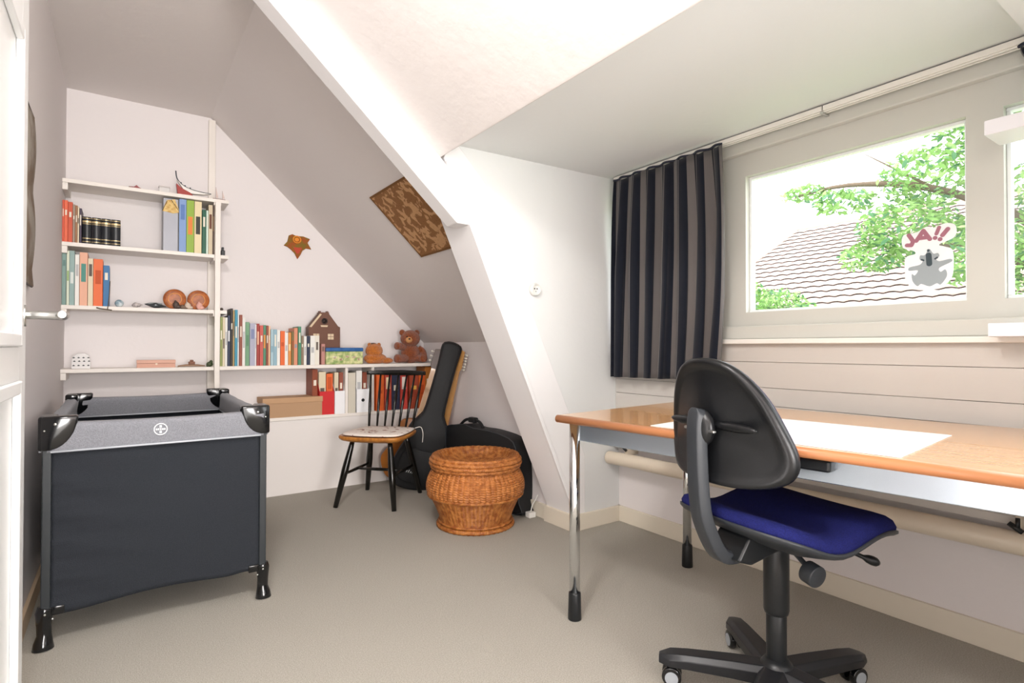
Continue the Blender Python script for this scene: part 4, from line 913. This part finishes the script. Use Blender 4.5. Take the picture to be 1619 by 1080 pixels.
obj('zip', bm, mat('zip_grey', '3C4046', .3), t, smooth=True)
t = thing('plug_adapter', 'small white plug with cable on the carpet beside the truss foot', 'plug', (2.0, 2.60, 0))
obj('plug_body', bx((-.05, -.0, 0), (-.002, .045, .032)), mat('plug_white', 'E6E4DE', .4), t, bev=.005)
bm = BM(); tube(bm, smooth_poly([(-.025, .02, .032), (-.015, .02, .07), (.0, .01, .10), (.008, .0, .13)], 4, False), .003, 8); obj('cable', bm, mat('plug_white', 'E6E4DE', .4), t, smooth=True)

# ---------------------------------------------------------------- desk
def beech():
    m = mat('beech_veneer', 'D79A62', .24, spec=.7, coat=.6, bump=.02, scale=30, stretch=(4, .5, 4)); n = m.node_tree; b = n.nodes['Principled BSDF']; tc = n.nodes.new('ShaderNodeTexCoord'); mp = n.nodes.new('ShaderNodeMapping'); mp.inputs['Scale'].default_value = (26, 1.2, 26)
    nz = n.nodes.new('ShaderNodeTexNoise'); nz.inputs['Scale'].default_value = 3; nz.inputs['Detail'].default_value = 8; r = n.nodes.new('ShaderNodeValToRGB'); r.color_ramp.elements[0].position = .35; r.color_ramp.elements[0].color = (*lin('CC9660'), 1); r.color_ramp.elements[1].position = .7; r.color_ramp.elements[1].color = (*lin('DDAE7C'), 1)
    n.links.new(tc.outputs['Object'], mp.inputs[0]); n.links.new(mp.outputs[0], nz.inputs[0]); n.links.new(nz.outputs[0], r.inputs[0]); n.links.new(r.outputs[0], b.inputs['Base Color']); return m
t = thing('desk', 'beech topped desk with chrome legs standing under the window', 'desk', (1.32, 1.594, 0), rad(5.8))
bm = BM(); box(bm, (0.006, -1.39, .722), (.86, 0, .75)); obj('desk_top', bm, beech(), t, bev=.004)
bm = BM(); tube(bm, [(.006, 0, .736), (.006, -1.39, .736)], .0142, 16); obj('front_edge', bm, mat('beech_edge', 'B87A50', .3), t, smooth=True)
APR = mat('apron_metal', 'B6C0CA', .22, metal=.8)
obj('apron', bx((.045, -1.35, .658), (.062, -.04, .722)), APR, t, bev=.003); obj('apron', bx((.80, -1.35, .658), (.817, -.04, .722)), APR, t, bev=.003)
for y in (-.055, -1.34): obj('apron', bx((.062, y-.008, .658), (.80, y+.008, .722)), APR, t, bev=.003)
for x in (.045, .80):
    for y in (-.05, -1.34):
        bm = BM(); cyl(bm, (x, y, .06), (x, y, .722), .0195, seg=28); k = obj('leg', bm, CHROME, t, smooth=True)
        bm = BM(); tube(bm, [(x, y, .0), (x, y, .003), (x, y, .095), (x, y, .10)], [.024, .025, .0225, .021], 24); obj('leg_cap', bm, BLKP, k, smooth=True)
obj('pencil_drawer', bx((.012, -.93, .690), (.3, -.55, .721)), BLKP, t, bev=.008)
t = tag(obj('desk_pad', bx((.02, -1.075, 0), (.51, -.40, .002)), mat('white_paper', 'F6F6F4', .35)), 'large white desk pad lying on the beech desk in front of the office chair', 'desk pad')
t.location = (1.32, 1.594, .7505); t.rotation_euler = (0, 0, rad(5.8))

# ---------------------------------------------------------------- office chair
t = thing('office_chair', 'black swivel office chair with royal blue seat rolled up to the desk', 'office chair', (1.52, .862, 0), rad(-11))
BLUE = mat('blue_upholstery', '20245F', .95, bump=.4, scale=500, col2='191C4C', cscale=350, spec=.1)
def seat_z(x, y):   # saddle: rear rises, middle dips, front rolls over
    return .034*max(0, (-x-.08)/.14)**1.5-.026*math.exp(-((x+.03)/.085)**2)-.020*max(0, (x-.16)/.11)**1.5+.004*math.exp(-((x-.13)/.06)**2)+.008*(y/.22)**2
so_ = smooth_poly([(.265, 0, 0), (.26, .12, 0), (.235, .19, 0), (.10, .225, 0), (-.06, .225, 0), (-.17, .195, 0), (-.215, .12, 0), (-.225, 0, 0), (-.215, -.12, 0), (-.17, -.195, 0), (-.06, -.225, 0), (.10, -.225, 0), (.235, -.19, 0), (.26, -.12, 0)], 5)
def padmesh(levels):
    bm = BM(); L0 = [[bm.verts.new((p.x*s, p.y*s, z+seat_z(p.x*s, p.y*s))) for p in so_] for s, z in levels]
    for A, B in zip(L0, L0[1:]):
        for k in range(len(so_)): bm.faces.new((A[k], A[(k+1) % len(so_)], B[(k+1) % len(so_)], B[k]))
    bm.faces.new(L0[0][::-1]); bm.faces.new(L0[-1]); return bm
obj('seat', padmesh([(.95, .508), (.985, .512), (.99, .522), (.96, .538), (.9, .547), (.8, .551), (.65, .552), (.45, .551), (.25, .550), (.08, .549)]), BLUE, t, smooth=True)
obj('seat_shell', padmesh([(.30, .475), (.6, .482), (.85, .492), (.97, .498), (1.005, .505), (1.005, .513), (.98, .514), (.6, .512), (.2, .510), (.05, .510)]), GRYP, t, smooth=True)
bm = BM(); tube(bm, [(0, 0, .085), (0, 0, .25)], .027, 28); tube(bm, [(0, 0, .25), (0, 0, .262), (0, 0, .47)], [.031, .034, .034], 28); obj('gas_column', bm, BLKP, t, smooth=True, bev=.002)
bm = BM(); prism(bm, [(-.20, .44), (-.15, .425), (-.06, .445), (.06, .45), (.17, .455), (.20, .49), (-.16, .50)], 'y', -.055, .055); prism(bm, [(.10, .455), (.15, .425), (.175, .43), (.19, .47), (.12, .48)], 'y', -.075, -.05); obj('tilt_mechanism', bm, BLKP, t, bev=.008)
bm = BM(); tube(bm, [(-.01, -.05, .455), (-.02, -.09, .44), (-.028, -.125, .425)], .007, 12); cyl(bm, (-.03, -.12, .418), (-.032, -.155, .412), .029, seg=28); cyl(bm, (-.03, -.11, .42), (-.03, -.122, .418), .012, .024, seg=24); obj('tension_knob', bm, GRYP, t, smooth=True, bev=.003)
bm = BM(); tube(bm, smooth_poly([(.08, -.06, .47), (.14, -.10, .445), (.18, -.13, .425), (.215, -.15, .41)], 4, False), [.006]*9+[.011, .013, .012, .007], 12, flat=1.3); obj('height_lever', bm, BLKP, t, smooth=True)
# back bar
BX = -.262
bar = [(-.08, .455), (-.16, .440), (-.215, .452), (-.262, .53), (-.280, .60), (-.288, .72), (-.288, .80), (-.281, .84)]
bm = BM(); R_ = []
pts = smooth_poly([(x, 0, z) for x, z in bar], 5, False)
for i, p in enumerate(pts):
    d = (pts[min(i+1, len(pts)-1)]-pts[max(i-1, 0)]).normalized(); n = Vector((-d.z, 0, d.x)); f = i/len(pts); w = .033-.006*f if i < len(pts)-3 else .027*(1-(i-len(pts)+3)*.25); h = .018
    R_.append([bm.verts.new(p+Vector((0, y, 0))+n*q) for y, q in ((-w, -h*.6), (-w*.7, h), (w*.7, h), (w, -h*.6), (w*.6, -h), (-w*.6, -h))])
for A, B in zip(R_, R_[1:]):
    for k in range(6): bm.faces.new((A[k], A[(k+1) % 6], B[(k+1) % 6], B[k]))
bm.faces.new(R_[0]); bm.faces.new(R_[-1]); obj('back_bar', bm, GRYP, t, smooth=True, bev=.003)
bo = smooth_poly([(0, .168, 0), (.085, .150, 0), (.150, .085, 0), (.192, -.005, 0), (.212, -.08, 0), (.190, -.132, 0), (.12, -.156, 0), (0, -.160, 0), (-.12, -.156, 0), (-.190, -.132, 0), (-.212, -.08, 0), (-.192, -.005, 0), (-.150, .085, 0), (-.085, .150, 0)], 5)
def back(levels, ZB=.805):
    bm = BM(); L0 = [[bm.verts.new((BX+.075*(p.x*s/.2)**2+dx-.05*(p.y*s), p.x*s, ZB+p.y*s)) for p in bo] for s, dx in levels]
    for A, B in zip(L0, L0[1:]):
        for k in range(len(bo)): bm.faces.new((A[k], A[(k+1) % len(bo)], B[(k+1) % len(bo)], B[k]))
    bm.faces.new(L0[0][::-1]); bm.faces.new(L0[-1]); return bm
obj('backrest', back([(.05, .004), (.5, .004), (.80, .003), (.87, -.003), (.92, -.010), (.97, -.011), (1.0, -.003), (1.005, .006), (.99, .012)]), mat('backrest_shell', '131416', .3, bump=.04, scale=300), t, smooth=True, label='black plastic backrest shell')
obj('back_cushion', back([(.98, .008), (.985, .014), (.965, .022), (.91, .029), (.7, .034), (.3, .036), (.05, .036)]), BLUE, t, smooth=True)
bm = BM(); ell(bm, (BX-.006+.014, -.09, .80), (.012, .075, .012)); ell(bm, (BX-.006+.014, .08, .80), (.012, .06, .012)); ell(bm, (BX-.012, 0, .79), (.025, .045, .05)); obj('back_bracket', bm, mat('backrest_shell', '1C1E20', .28), t, smooth=True)
for y in (-.045, .04): obj('latch', bx((BX-.024, y-.012, .782), (BX-.014, y+.012, .789)), STEEL, t, bev=.002)
for k in range(5):
    a = rad(55+11+72*k); ca, sa = cos(a), sin(a); Mx = axes((0, 0, 0), (ca, sa, 0), (-sa, ca, 0), (0, 0, 1))
    bm = BM(); R_ = []
    for r, w, zt, zb in ((.02, .040, .108, .058), (.12, .037, .106, .062), (.24, .033, .100, .062), (.29, .031, .095, .060), (.322, .016, .084, .062)):
        R_.append([bm.verts.new(Mx @ Vector(q)) for q in ((r, -w, zb), (r, -w, zt-.014), (r, -w*.62, zt), (r, w*.62, zt), (r, w, zt-.014), (r, w, zb))])
    for A, B in zip(R_, R_[1:]):
        for j in range(6): bm.faces.new((A[j], A[(j+1) % 6], B[(j+1) % 6], B[j]))
    bm.faces.new(R_[0]); bm.faces.new(R_[-1]); o = obj('base_arm', bm, mat('base_black', '1B1C1F', .38), t, bev=.003)
    bm = BM(); c0 = Mx @ Vector((.295, 0, 0))
    for s in (-1, 1):
        cyl(bm, Mx @ Vector((.285, s*.008, .028)), Mx @ Vector((.285, s*.026, .028)), .028, seg=24)
    cyl(bm, Mx @ Vector((.285, -.01, .026)), Mx @ Vector((.285, .01, .026)), .008); cyl(bm, Mx @ Vector((.295, 0, .03)), Mx @ Vector((.295, 0, .07)), .008)
    w = obj('castor', bm, BLKG, o, smooth=True, bev=.003)
    bm = BM()
    for s in (-1, 1): cyl(bm, Mx @ Vector((.285, s*.0262, .026)), Mx @ Vector((.285, s*.0275, .026)), .019, seg=24)
    obj('castor_disc', bm, mat('castor_grey', '9A9FA4', .3), w)
bm = BM(); lathe(bm, [(.0, .055), (.05, .055), (.052, .08), (.045, .105), (.030, .125), (0, .125)], 28); obj('base_hub', bm, BLKP, t, smooth=True)
